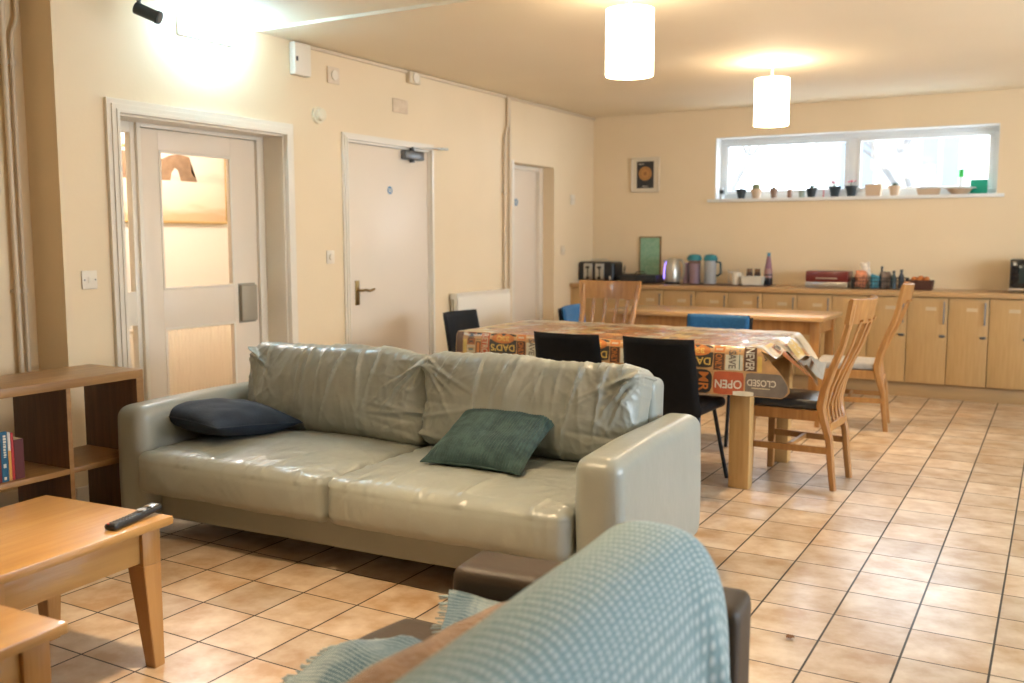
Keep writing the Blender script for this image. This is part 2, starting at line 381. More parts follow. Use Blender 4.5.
# back window
w1 = thing('window_1', None, None); w1['kind'] = 'structure'
YF = 9.50
bm = B(); t = .052
bx(bm, WX0, WX1, YF, YF+.06, WZ0, WZ0+.05, .004); bx(bm, WX0, WX1, YF, YF+.06, WZ1-.05, WZ1, .004)
for x in (WX0, WX1-.05): bx(bm, x, x+.05, YF, YF+.06, WZ0+.05, WZ1-.05, .002)
xm = -1.735; bx(bm, xm-.04, xm+.04, YF, YF+.06, WZ0+.05, WZ1-.05, .002)
obj('outer_frame', bm, M_upvc, w1)
for (a, b_) in ((WX0+.05, xm-.04), (xm+.04, WX1-.05)):
    bm = B(); k = .032
    bx(bm, a, b_, YF-.012, YF+.04, WZ0+.05, WZ0+.05+k, .005); bx(bm, a, b_, YF-.012, YF+.04, WZ1-.05-k, WZ1-.05, .005)
    bx(bm, a, a+k, YF-.012, YF+.04, WZ0+.05+k, WZ1-.05-k, .003); bx(bm, b_-k, b_, YF-.012, YF+.04, WZ0+.05+k, WZ1-.05-k, .003)
    sa = obj('casement', bm, M_upvc, w1)
    bm = B(); bx(bm, a+.02, b_-.02, YF+.014, YF+.02, WZ0+.07, WZ1-.07); obj('pane', bm, M_glass, sa)
bm = B(); e = .006
bx(bm, WX0-.001, WX0+e, YB-.002, YF, WZ0, WZ1); bx(bm, WX1-e, WX1+.001, YB-.002, YF, WZ0, WZ1); bx(bm, WX0, WX1, YB-.002, YF, WZ1-e, WZ1+.001)
obj('reveal', bm, M_reveal, w1)
bm = B(); bx(bm, WX0-.07, WX1+.06, YB-.035, YB+.0, WZ0-.03, WZ0, .003); bx(bm, WX0, WX1, YB, YF+.01, WZ0-.029, WZ0-.001, .0); obj('window_sill', bm, M_reveal, w1)
# unseen daylight windows on the right and behind
def plain_window(name, ax, fixed, a0, a1, z0, z1, n):
    w = thing(name, None, None); w['kind'] = 'structure'; bm = B()
    def b3(a, b_, c, d):
        if ax == 'x': bx(bm, fixed, fixed+.06, a, b_, c, d, .004)
        else: bx(bm, a, b_, fixed, fixed+.06, c, d, .004)
    b3(a0, a1, z0, z0+.06); b3(a0, a1, z1-.06, z1)
    for i in range(n+1):
        x = a0+(a1-a0-.06)*i/n; b3(x, x+.06, z0, z1)
    obj('window_frame', bm, M_upvc, w)
plain_window('window_2', 'x', XR+.06, ry0, ry1, rz0, rz1, 4)

# ------------------------------------------------------------------ outside the back window
bm = B(); bx(bm, -14, 12, 9.6, 40, -.35, -.3); struct('ground_outside', bm, mat('grey_paving', (.3, .3, .3), .8, col2=(.24, .25, .24)))
M_render = mat('pale_render_wall', (.34, .31, .26), .8, col2=(.28, .26, .22), nscale=3); M_slate = mat('grey_roof', (.06, .065, .075), .7)
M_dkgl = mat('dark_window_glass', (.10, .12, .14), .3)
hs = thing('house', 'pale rendered house with grey window openings seen through the right window pane', 'house', (0, 20, -.3))
bm = B(); bx(bm, -4.4, 3.5, 0, 5, 0, 4.6); obj('house_wall', bm, M_render, hs)
bm = B(); hexa(bm, [(-4.7, -.3, 4.6), (3.8, -.3, 4.6), (3.8, 5.3, 4.6), (-4.7, 5.3, 4.6)], [(-4.7, 2.3, 6.6), (3.8, 2.3, 6.6), (3.8, 2.7, 6.6), (-4.7, 2.7, 6.6)]); obj('house_roof', bm, M_slate, hs)
for x in (-3.9, -2.4, -.9, .8, 2.2):
    bm = B(); bx(bm, x-.06, x+.72, -.04, .01, 2.55, 3.75, .01); w = obj('house_window', bm, M_upvc, hs)
    bm = B(); bx(bm, x, x+.3, -.05, -.03, 2.62, 3.68); bx(bm, x+.36, x+.66, -.05, -.03, 2.62, 3.68); obj('window_glass', bm, M_dkgl, w)
M_bark = mat('grey_bark', (.13, .12, .11), .9, col2=(.10, .09, .085), nscale=12)
def tree(x, y, h, seed, label):
    rnd = random.Random(seed); t = thing('bare_tree', label, 'tree', (x, y, -.3), 0, None)
    bm = B()
    def grow(p, d, l, r, k):
        q = p+d*l; mid = p+d*l*.5+Vector((rnd.uniform(-.06, .06), rnd.uniform(-.06, .06), 0))*l
        tube(bm, [p, mid, q], r, 6, scales=[1, .85, .7])
        if k == 0: return
        for _ in range(3 if k > 1 else 2):
            nd = (d+Vector((rnd.uniform(-.8, .8), rnd.uniform(-.8, .8), rnd.uniform(-.1, .5)))).normalized(); grow(q, nd, l*rnd.uniform(.6, .8), r*.6, k-1)
    grow(Vector((0, 0, 0)), Vector((0, 0, 1)), h*.35, .11, 5); obj('branches', bm, M_bark, t)
tree(-5.2, 16.5, 5.2, 3, 'bare leafless tree outside the left window pane'); tree(-2.2, 17.5, 5.6, 8, 'bare leafless tree outside in front of the pale house')
sh = thing('shed', 'low grey shed outside seen through the left window pane', 'shed', (-6.4, 18, -.3))
bm = B(); bx(bm, -.9, .9, 0, 1.6, 0, 2.35); obj('shed_wall', bm, mat('grey_timber', (.10, .11, .12), .8, col2=(.08, .09, .1), nscale=8, stretch=(8, 8, .6)), sh)
bm = B(); hexa(bm, [(-1.05, -.15, 2.35), (1.05, -.15, 2.35), (1.05, 1.75, 2.35), (-1.05, 1.75, 2.35)], [(-.05, -.15, 2.9), (.05, -.15, 2.9), (.05, 1.75, 2.9), (-.05, 1.75, 2.9)]); obj('shed_roof', bm, M_slate, sh)

# ------------------------------------------------------------------ hallway things seen through the glazed door
def radiator(name, label, loc, rz, L, hgt, base):
    """local: length along +x, front towards -y, back panel at y=0"""
    t = thing(name, label, 'radiator', loc, rz); n = int(L/.035); bm = B()
    prof = []
    for k in range(n*6+1):
        u = k/(n*6); ph = (k/6) % 1; d = .020*(math.cos(2*PI*ph)*.5+.5)**.7
        prof.append((u*L, -.062-d))
    rows = [base, base+.02, base+.03, base+hgt-.045, base+hgt-.03, base+hgt-.012]
    vs = []
    for i, z in enumerate(rows):
        flat = i in (0, 1, 4, 5); vs.append([bm.verts.new((x, (-.066 if flat else y), z)) for x, y in prof])
    for a, b_ in zip(vs, vs[1:]):
        for i in range(len(prof)-1): bm.faces.new((a[i], a[i+1], b_[i+1], b_[i]))
    bx(bm, 0, L, -.064, -.050, base, base+hgt-.012)
    obj('front_panel', bm, M_rad, t)
    bm = B(); bx(bm, 0, L, -.03, -.018, base, base+hgt-.012); obj('back_panel', bm, M_rad, t)
    bm = B(); bx(bm, -.006, L+.006, -.078, -.012, base+hgt-.012, base+hgt, .003)
    for k in range(int(L/.06)): bx(bm, .03+k*.06, .055+k*.06, -.0785, -.077, base+hgt-.011, base+hgt-.005)
    obj('top_grille', bm, M_rad, t)
    bm = B(); bx(bm, -.004, .0, -.075, -.045, base+.02, base+hgt, .001); bx(bm, -.005, 0, -.078, -.012, base+hgt-.05, base+hgt); obj('side_cover', bm, M_rad, t)
    bm = B(); bx(bm, L, L+.004, -.075, -.012, base+.02, base+hgt, .001); obj('side_cover', bm, M_rad, t)
    for x in (-.04, L+.04):
        bm = B(); tube(bm, [(x+(.04 if x < 0 else -.04), -.045, base+.05), (x, -.045, base+.05)], .009, 8); cyl(bm, (x, -.045, base+.01), (x, -.045, base+.09), .016, 12); tube(bm, [(x, -.045, base+.01), (x, -.045, 0)], .008, 8); obj('valve', bm, M_wplastic, t)
    return t
# hall radiator on far hall wall (X=-5.86), faces +X : local -y -> +x  => rz = +90deg
radiator('radiator', 'cream ribbed radiator beyond the glazed door, seen through its lower pane', (-5.855, 4.2, 0), R(90), 1.52, .58, .13)
t = thing('framed_picture', 'gold-framed beach picture of a rock arch seen through the upper door pane', 'picture', (-5.858, 0, 0))
bm = B(); py0, py1, pz0, pz1 = 4.60, 5.665, 1.48, 2.04
for q in ((py0, py1, pz0, pz0+.02), (py0, py1, pz1-.02, pz1), (py0, py0+.02, pz0, pz1), (py1-.02, py1, pz0, pz1)): bx(bm, 0, .025, *q, .003)
obj('frame', bm, mat('gilt_frame', (.52, .36, .14), .4, .3), t)
def pict():
    m = bpy.data.materials.new('beach_print'); m.use_nodes = True; nt = m.node_tree; N = nt.nodes; L = nt.links; b = N['Principled BSDF']
    tc = N.new('ShaderNodeTexCoord'); sp = N.new('ShaderNodeSeparateXYZ'); L.new(tc.outputs['Object'], sp.inputs[0])
    n = N.new('ShaderNodeTexNoise'); n.inputs['Scale'].default_value = 3; mp = N.new('ShaderNodeMapping'); mp.inputs['Scale'].default_value = (1, 1, 5); L.new(tc.outputs['Object'], mp.inputs[0]); L.new(mp.outputs[0], n.inputs['Vector'])
    ad = N.new('ShaderNodeMath'); ad.operation = 'MULTIPLY_ADD'; L.new(n.outputs[0], ad.inputs[0]); ad.inputs[1].default_value = .16; L.new(sp.outputs[2], ad.inputs[2])
    mr = N.new('ShaderNodeMapRange'); mr.inputs[1].default_value = pz0+.06; mr.inputs[2].default_value = pz1+.08; L.new(ad.outputs[0], mr.inputs[0])
    r = N.new('ShaderNodeValToRGB'); e = r.color_ramp.elements; e[0].color = (.62, .42, .25, 1); e[1].color = (.80, .73, .64, 1)
    e[0].position = 0
    for p, c in ((.14, (.66, .45, .27)), (.28, (.78, .66, .52)), (.55, (.80, .71, .60)), (.62, (.70, .60, .50)), (.70, (.80, .72, .62))):
        k = e.new(p); k.color = (*c, 1)
    L.new(mr.outputs[0], r.inputs[0]); L.new(r.outputs[0], b.inputs['Base Color']); b.inputs['Roughness'].default_value = .5; return m
bm = B(); bx(bm, 0, .008, py0+.015, py1-.015, pz0+.015, pz1-.015); obj('print', bm, pict(), t)
# rock arch silhouette printed on the picture (part of the print)
bm = B()
outer = [(4.64, 1.80), (5.36, 1.80), (5.33, 1.84), (5.30, 1.87), (5.31, 1.93), (5.29, 1.985), (5.20, 2.00), (5.10, 1.985), (5.03, 1.955), (4.98, 1.93), (4.93, 1.965), (4.86, 1.99), (4.76, 1.995), (4.64, 1.99)]
arch = [(5.10, 1.80), (5.115, 1.86), (5.145, 1.895), (5.175, 1.88), (5.20, 1.80)]
left = [(4.64, 1.80)] + [(5.10, 1.80), (5.115, 1.86), (5.145, 1.895)] + [(5.15, 1.995), (5.10, 1.985), (5.03, 1.955), (4.98, 1.93), (4.93, 1.965), (4.86, 1.99), (4.76, 1.995), (4.64, 1.99)]
right = [(5.20, 1.80), (5.36, 1.80), (5.33, 1.84), (5.30, 1.87), (5.31, 1.93), (5.29, 1.985), (5.20, 2.00), (5.15, 1.995), (5.145, 1.895), (5.175, 1.88)]
for poly in (left, right):
    vs = [bm.verts.new((.0092, y, z)) for y, z in poly]; f = bm.faces.new(vs)
bmesh.ops.triangulate(bm, faces=bm.faces); obj('printed_rock', bm, mat('print_rock_ink', (.22, .13, .07), .6, col2=(.34, .21, .12), nscale=14), t, smooth=False)
point('hall_lamp', (-5.2, 4.6, 2.25), 23, (1, .97, .98), .12); point('hall_lamp', (-5.2, 7.6, 2.3), 20, (1, .97, .95), .12)

# ------------------------------------------------------------------ lamps
def shade_mat():
    return mat('white_lamp_shade', (.85, .8, .7), .8, emis=(1, .83, .62), estr=5.8)
M_shade = shade_mat(); M_bulb = mat('lamp_bulb', (.9, .9, .8), .4, emis=(1, .78, .5), estr=14)
def pendant(x, y, ztop, zc, label, watts):
    t = thing('pendant_lamp', label, 'pendant lamp', (x, y, zc), 0, 'pendant lamps in a row along the ceiling')
    b0 = ztop-zc; hh = .325; r = .122
    bm = B(); lathe(bm, [(0, -.004), (.045, -.004), (.048, -.02), (.03, -.035), (0, -.035)], n=24); obj('ceiling_rose', bm, M_wplastic, t)
    bm = B(); tube(bm, [(0, 0, -.03), (0, 0, b0-.06)], .0065, 8); obj('cord', bm, M_wplastic, t)
    bm = B(); lathe(bm, [(r, b0), (r, b0-hh), (r-.003, b0-hh), (r-.003, b0), (r, b0)], n=40); sh = obj('lamp_shade', bm, M_shade, t)
    bm = B()
    for a in range(3): tube(bm, [(0, 0, b0-.05), (r*math.cos(a*2.094), r*math.sin(a*2.094), b0-.004)], .002, 6)
    obj('shade_ring', bm, M_wplastic, sh)
    bm = B(); lathe(bm, [(0, -.17), (.02, -.165), (.03, -.14), (.028, -.11), (.014, -.085), (0, -.08)], (0, 0, b0), n=16); obj('bulb', bm, M_bulb, t)
    point('bulb_light', (0, 0, b0-.155), watts, WARM, .045, t)
    return t
pendant(-1.955, 4.65, 2.512, ZC, 'nearer of the two visible white drum-shade pendant lamps over the dining table', 74)
pendant(-1.86, 7.04, 2.495, ZC, 'farther white drum-shade pendant lamp, close below the ceiling near the window', 96)
pendant(-1.95, 2.0, 2.53, ZN, 'white drum-shade pendant lamp over the sofa, just above the picture', 138)
t = thing('bulkhead_light', 'bright cool white box light high on the wall above the glazed door', 'wall light', (XW, 3.85, 2.49))
bm = B(); bx(bm, 0, .03, 0, .41, 0, .13, .004); obj('base', bm, M_upvc, t)
bm = B(); bx(bm, .03, .10, .006, .404, .004, .126, .012); obj('diffuser', bm, mat('lit_diffuser', (.9, .9, .9), .4, emis=(.36, .68, 1), estr=34), t)
t = thing('security_camera', 'small dark bullet camera hanging from the ceiling beside the bulkhead light', 'camera', (-4.10, 3.42, ZN))
bm = B(); lathe(bm, [(0, 0), (.032, 0), (.032, -.012), (0, -.012)], n=20); tube(bm, [(0, 0, -.01), (.0, 0, -.09), (.02, .01, -.125)], .011, 10); obj('mount', bm, M_grey, t)
M_cam = mat('camera_housing', (.035, .05, .06), .35)
a = Vector((-.0, -.02, -.115)); d = Vector((.115, .055, -.055))
bm = B(); tube(bm, [a, a+d*.85], .030, 20); tube(bm, [a+d*.83, a+d*.95], .033, 20); obj('camera_body', bm, M_cam, t)
bm = B(); tube(bm, [a+d*.90, a+d*.965], .024, 18); obj('lens', bm, mat('lens_glass', (.12, .13, .13), .1), t)

# ------------------------------------------------------------------ small things fixed on the left wall
def wallbox(name, label, cat, y0, y1, z0, z1, dx, m, extra=None, bev=.005, x=XW):
    t = thing(name, label, cat, (x, y0, z0)); bm = B(); bx(bm, 0, dx, 0, y1-y0, 0, z1-z0, bev); obj('housing', bm, m, t)
    if extra: extra(t, y1-y0, z1-z0, dx)
    return t
def rocker(t, w, h, dx):
    bm = B(); bx(bm, dx, dx+.004, w*.36, w*.64, h*.33, h*.67, .002); obj('rocker', bm, M_wplastic, t)
    for k in (.15, .85): bm = B(); cyl(bm, (dx, w*k, h*.5), (dx+.0015, w*k, h*.5), .004, 8); obj('screw', bm, M_grey, t)
def knobx(t, w, h, dx):
    bm = B(); cyl(bm, (dx, w/2, h/2), (dx+.012, w/2, h/2), w*.27, 20); obj('dial', bm, M_wplastic, t)
wallbox('light_switch', 'single square cream light switch left of the glazed door', 'switch', 3.175, 3.265, 1.11, 1.205, .009, M_wplastic, rocker)
wallbox('light_switch', 'small cream dimmer switch between the glazed door and plain door', 'switch', 5.06, 5.14, 1.195, 1.285, .009, M_wplastic, knobx)
def lamp_(t, w, h, dx):
    bm = B(); bx(bm, dx-.004, dx+.001, .01, .03, h*.42, h*.56); obj('indicator', bm, M_black, t)
wallbox('sensor_box', 'tall white alarm box at the top of the wall beside the ceiling edge', 'alarm box', 4.745, 4.90, 2.40, 2.605, .05, M_wplastic, lamp_, .01)
wallbox('sounder_plate', 'small square cream plate right of the tall white alarm box', 'plate', 5.105, 5.225, 2.40, 2.51, .012, mat('cream_plate', (.74, .60, .43), .5), knobx)
t = thing('smoke_detector', 'round cream detector dome on the wall above and between the two doors', 'detector', (XW, 5.0, 2.175))
bm = B(); MX = Matrix.Rotation(R(90), 4, 'Y'); lathe(bm, [(.055, 0), (.055, .02), (.04, .022), (.038, .05), (.02, .058), (0, .058)], n=28, M=MX); obj('detector_dome', bm, mat('aged_cream_plastic', (.78, .68, .48), .4), t)
wallbox('junction_box', 'small cream junction box under the ceiling conduit', 'junction box', 6.0, 6.14, 2.52, 2.605, .04, mat('beige_box', (.68, .55, .37), .5), knobx)
wallbox('blanking_plate', 'faint cream blanking plate with scuffs above the plain door', 'plate', 5.83, 6.02, 2.29, 2.39, .006, mat('scuffed_plate', (.66, .50, .33), .6, col2=(.74, .59, .42), nscale=25))
wallbox('sign_plate', 'small pale switch on the wall right of the deep doorway', 'switch', 8.78, 8.87, 1.70, 1.80, .015, M_wplastic, rocker)
wallbox('socket_plate', 'tiny pale plate low on the wall between deep doorway and toaster', 'socket', 8.58, 8.66, 1.20, 1.29, .01, mat('cream_plate_low', (.74, .60, .43), .5), rocker)
# conduit along the ceiling and down the wall
M_conduit = mat('painted_conduit', (.70, .56, .39), .5)
t = tag(bpy.data.objects.new('cable_conduit', None), 'painted pipe running along the ceiling edge and down beside the small radiator', 'pipe'); C.objects.link(t)
bm = B(); bx(bm, XW, XW+.02, 4.90, YB, 2.588, 2.606, .003); obj('ceiling_run', bm, M_conduit, t)
bm = B(); sweep(bm, [(XW+.02, 7.50, 2.6), (XW+.02, 7.50, 2.36), (XW+.02, 7.47, 2.30), (XW+.02, 7.44, 2.24), (XW+.02, 7.44, .1)], circ(.014, 10), up=(1, 0, 0)); sweep(bm, [(XW+.02, 7.53, 2.6), (XW+.02, 7.53, .1)], circ(.012, 10), up=(1, 0, 0)); obj('downpipe', bm, M_conduit, t)
for z in (.3, .98, 1.75): bm = B(); bx(bm, XW, XW+.036, 7.42, 7.46, z, z+.02, .004); obj('pipe_clip', bm, M_conduit, t)
# heating pipes in the recessed part of the wall
XP = XW-WT+.02
t = tag(bpy.data.objects.new('heating_pipes', None), 'pair of cream painted heating pipes in the recess at the left edge', 'pipes'); C.objects.link(t)
bm = B(); tube(bm, [(XP+.03, 2.965, 2.66), (XP+.03, 2.965, .1)], .013, 10, up=(1, 0, 0)); obj('pipe', bm, M_conduit, t)
bm = B(); sweep(bm, [(XP+.03, 3.04, 2.66), (XP+.03, 3.04, 2.46), (XP+.03, 3.032, 2.42), (XP+.03, 3.01, 2.37), (XP+.03, 3.005, 2.33), (XP+.03, 3.005, .1)], circ(.010, 10), up=(1, 0, 0)); obj('pipe', bm, M_conduit, t)
for z in (2.22, 1.10):
    bm = B(); bx(bm, XP, XP+.02, 2.945, 3.03, z, z+.014, .003)
    for y in (2.965, 3.005): tube(bm, [(XP+.03, y, z-.004), (XP+.03, y, z+.018)], .017, 12, up=(1, 0, 0))
    obj('pipe_clip', bm, M_conduit, t)
radiator('radiator', 'small cream ribbed radiator on the wall behind the black end chair', (XW+.006, 6.56, 0), R(90), .86, .60, .32)

# ------------------------------------------------------------------ shelf unit with books
SX0, SX1, SZ = -4.19, -3.80, .745; SY1 = 3.105; pitch_ = .385
t = thing('shelf_unit', 'open-backed oak cube shelf unit against the wall left of the sofa', 'shelving', (0, 0, 0))
ncol = 4; SY0 = SY1-ncol*pitch_-.04
bm = B(); bx(bm, SX0, SX1, SY0, SY1, SZ-.04, SZ, .002); obj('top_board', bm, M_shelf, t)
bm = B(); bx(bm, SX0, SX1, SY0, SY1, 0, .04, .002); obj('bottom_board', bm, M_shelf, t)
def edgeband(x, y0, y1, z0, z1, nm):
    bm = B(); bx(bm, SX0, SX1-.002, y0, y1, z0, z1, mat=0); bx(bm, SX1-.002, SX1, y0, y1, z0, z1, .0005, mat=1); obj(nm, bm, [M_shelfdark, M_shelf], t, smooth=False)
edgeband(0, SY1-.04, SY1, .04, SZ-.04, 'side_panel'); edgeband(0, SY0, SY0+.04, .04, SZ-.04, 'side_panel')
for i in range(1, ncol): edgeband(0, SY0+.02+i*pitch_-.01, SY0+.02+i*pitch_+.012, .04, SZ-.04, 'divider')
for i in range(ncol):
    a = SY0+(.04 if i == 0 else .02+i*pitch_+.012); b_ = SY1-.04 if i == ncol-1 else SY0+.02+(i+1)*pitch_-.01
    bm = B(); bx(bm, SX0+.01, SX1-.001, a, b_, .320, .344, .001); obj('shelf', bm, M_shelf, t)
def book(y, w, h, dep, col, label, col2=None, marks=None, tilt=0, z=.3445):
    t = thing('book', label, 'book', (SX1-.03, y, z), 0, 'books on the middle shelf'); t.rotation_euler = (tilt, 0, 0)
    c1 = mat('book_cover', col, .45); 
    bm = B(); bx(bm, -dep, 0, 0, w, 0, h, .0015, 0)
    if col2: bx(bm, -.003, .0006, .0005, w-.0005, .001, h*.62, 0, 1)
    if marks == 'title':
        rr = random.Random(5); z = h*.93
        while z > h*.5:
            l = rr.uniform(.004, .011); bx(bm, -.002, .0009, w*.38, w*.38+rr.uniform(.3, .42)*w, z-l, z, 0, 2); z -= l+.003
        bx(bm, -.002, .0009, w*.28, w*.7, h*.28, h*.36, .001, 2); bx(bm, -.002, .0009, w*.3, w*.68, h*.04, h*.10, .001, 2)
    obj('cover', bm, [c1, mat('book_cover_band', col2 or col, .45), M_paper], t, smooth=False)
    bm = B(); bx(bm, -dep-.0005, -.006, .003, w-.003, .004, h+.0005); obj('pages', bm, mat('book_pages', (.62, .52, .36), .8), t)
yb = SY0+.02+2*pitch_+.012
ncell = [(.030, .215, .16, (.16, .02, .02), 'large wine-red book leftmost in the visible row on the shelf', None, None), (.030, .215, .15, (.015, .11, .20), 'blue book with white spine lettering on the shelf', None, 'title'),
         (.014, .21, .15, (.62, .58, .52), 'slim book with white top and orange lower spine', (.62, .30, .07), None), (.012, .205, .15, (.45, .03, .03), 'slim bright red book beside the thick maroon book', None, None), (.044, .172, .17, (.105, .018, .018), 'thick dark maroon book at the right end of the row', None, None)]
y = 2.497-sum(c[0]+.001 for c in ncell)
for w, h, dp, c, lb, c2, mk in ncell:
    book(y, w, h, dp, c, lb, c2, mk); y += w+.001
bm = B(); bx(bm, SX0+.04, SX1-.1, 2.02, 2.29, .0405, .16, .004); tag(obj('storage_box', bm, mat('grey_green_box', (.20, .21, .18), .6)), 'grey box in the bottom compartment of the shelf unit', 'box')

# ------------------------------------------------------------------ coffee tables and remote
def small_table(name, label, loc, rz, w, d, top, lw=.05, th=.028, ap=.115, group=None):
    """origin at corner +x,+y on floor; extends to -x,-y"""
    t = thing(name, label, 'coffee table', loc, rz, group)
    bm = B(); bx(bm, -w, 0, -d, 0, top-th, top, .004); obj('tabletop', bm, M_pine, t)
    ins = .03
    for sx, sy in ((1, 1), (1, -1), (-1, 1), (-1, -1)):
        x = -ins if sx > 0 else -w+ins; y = -ins if sy > 0 else -d+ins; wt = .072; wb = .042
        def q(ww, z):
            xs = sorted((x, x-sx*ww)); ysd = sorted((y, y-sy*ww)); return [(xs[0], ysd[0], z), (xs[1], ysd[0], z), (xs[1], ysd[1], z), (xs[0], ysd[1], z)]
        zt = top-th-ap; bm = B(); hexa(bm, q(wb, 0), q(wt, zt), bev=.002); bb = q(wt, zt); bx(bm, bb[0][0], bb[1][0], bb[0][1], bb[2][1], zt, top-th, .002)
        obj('leg', bm, M_pinex, t)
    g = ins+.012; k = ins+.072
    for (a, b_, c, d_) in ((-g-.02, -g, -d+k, -k), (-w+g, -w+g+.02, -d+k, -k), (-w+k, -k, -g-.02, -g), (-w+k, -k, -d+g, -d+g+.02)):
        bm = B(); bx(bm, a, b_, c, d_, top-th-ap+.01, top-th, .002); obj('apron', bm, M_pine, t)
    return t
small_table('coffee_table', 'large honey pine coffee table with the remote control on it', (-2.425, 2.075, 0), R(4), .585, .68, .488)
small_table('side_table', 'smaller lower pine table cut off at the bottom left corner', (-2.02, 1.405, 0), R(3), .40, .42, .457)
t = thing('remote_control', 'black television remote lying at the corner of the coffee table', 'remote', (-2.478, 1.968, .4885), R(10))
bm = B()
def rd(p, n):
    k = .5+p.y/.22; p = Vector((p.x*(1-.12*math.sin(PI*k)), p.y, p.z)); p.z += .012*(k**2); return p
rbox(bm, .047, .215, .020, .0095, 8, 24, 6, rd, Matrix.Translation((0, 0, .0105))); obj('remote_body', bm, M_black, t)
bm = B()
for i in range(3):
    for j in range(7): cyl(bm, ((i-1)*.011, -.088+j*.013, .0195+.012*((.5+(-.088+j*.013)/.22)**2)-.001), ((i-1)*.011, -.088+j*.013, .0215+.012*((.5+(-.088+j*.013)/.22)**2)), .0032, 8)
obj('keypad', bm, mat('grey_keys', (.16, .16, .16), .5), t)
bm = B(); cyl(bm, (-.009, -.101, .0185), (-.009, -.101, .0215), .004, 10); obj('power_button', bm, mat('red_key', (.5, .03, .02), .4), t)
bm = B(); cyl(bm, (0, .035, .025), (0, .035, .0295), .015, 20); bx(bm, -.016, .016, .06, .10, .028, .0325, .004); obj('silver_pad', bm, M_chrome, t)

# ------------------------------------------------------------------ the sage leather sofa
sofa = thing('sofa', 'large sage green leather two-cushion sofa in the middle of the room', 'sofa', (-2.535, 3.45, 0), R(2.3))
def seg_d(u, v, a, b):
    ax, ay = a; bx_, by = b; dx, dy = bx_-ax, by-ay; L2 = dx*dx+dy*dy
    k = max(0, min(1, ((u-ax)*dx+(v-ay)*dy)/L2)); return math.hypot(u-ax-k*dx, v-ay-k*dy), k
def arm(side):
    bm = B()
    def dd(p, n):
        a = .004*nz(p.x*2, p.y*3, p.z*3+side); q = p+n*a
        if p.z > .15: q.z += .010*math.cos(p.y/.55*PI/2)
        if n.x*side > .5: q.x += side*.008*math.sin(PI*(p.z+.27)/.55)
        return q
    rbox(bm, .178, 1.03, .545, .058, 14, 40, 22, dd, Matrix.Translation((side*1.148, -.0, .332)))
    o = obj('arm', bm, M_leather, sofa)
arm(-1); arm(1)
bm = B()
rbox(bm, 2.12, .90, .17, .02, 60, 20, 8, lambda p, n: p+n*.004*nz(p.x*3, p.y*3, p.z*8), Matrix.Translation((0, .03, .165))); obj('base', bm, M_leather, sofa)
for x in (-1.15, 1.15):
    for y in (-.45, .45): bm = B(); lathe(bm, [(.025, 0), (.03, .075)], (x, y, 0), 16); obj('foot', bm, M_blackmetal, sofa)
bm = B(); rbox(bm, 2.12, .17, .55, .04, 60, 8, 20, lambda p, n: p+n*.004*nz(p.x*3, p.z*4), Matrix.Translation((0, .435, .485)) @ Matrix.Rotation(R(-4), 4, 'X')); obj('back_frame', bm, M_leather, sofa)
def ridged(x, y, z, s):
    """sharp creases: ridged multi-scale noise"""
    a = 1-abs(nz(x*s, y*s, z))*2.2; b_ = 1-abs(nz(x*s*2.3+7, y*s*2.1, z+3))*2.2
    return max(0, a)**5+.5*max(0, b_)**4
def seat_cushion(x0, x1, seed):
    w = x1-x0-.008; d = .77; h = .19; rnd = random.Random(seed)
    folds = [((rnd.uniform(-.5, .5)*w, -d/2+rnd.uniform(0, .05)), (rnd.uniform(-.02, .08), rnd.uniform(.05, .35))) for _ in range(16)]
    folds = [(a, (a[0]+b_[0], a[1]+b_[1]), rnd.uniform(.6, 1.2)) for a, b_ in folds]
    for s in (-1, 1):
        for k in range(5): y = -d/2+.1+k*.14+rnd.uniform(-.03, .03); folds.append(((s*w/2, y), (s*(w/2-rnd.uniform(.12, .3)), y+rnd.uniform(-.07, .10)), rnd.uniform(.6, 1.2)))
    def dd(p, n):
        u, v = p.x/(w/2), p.y/(d/2); q = p.copy()
        puff = (1-abs(u)**3.2)*(1-abs(v)**3.0)
        if p.z > 0: q.z += .030*puff
        if n.y < -.3: q.y -= .022*(1-(p.z/(h/2))**2)*(1-u**6); 
        f = 0
        if n.z > .3:
            for a, b_, s in folds:
                dist, k = seg_d(p.x, p.y, a, b_)
                if dist < .06: f += s*.0045*math.exp(-(dist/.013)**2)*(1-k*.8)
        if n.y < -.5: f += .0012*math.sin(p.x*75+5*nz(p.x*2, p.z*6, seed)*3)*max(0, 1-abs(p.z/(h/2)))*(.5+nz(p.x*4, 1, seed))
        f += .008*nz(p.x*2.3, p.y*2.5, seed)+.0025*nz(p.x*9, p.y*9, seed+p.z*4)+.0028*ridged(p.x*1.3-p.y*.8, p.y+p.x*.2, seed+p.z*3, 5)
        # crease running round the front top edge
        if n.y < -.2: 
            dist = abs(p.z-.055); f -= .003*math.exp(-(dist/.006)**2)
        return q+n*f
    bm = B(); rbox(bm, w, d, h, .045, 130, 90, 22, dd, Matrix.Translation(((x0+x1)/2, -.175, .318))); return obj('seat_cushion', bm, M_leather, sofa)
seat_cushion(-1.062, .005, 3); seat_cushion(.005, 1.062, 9)
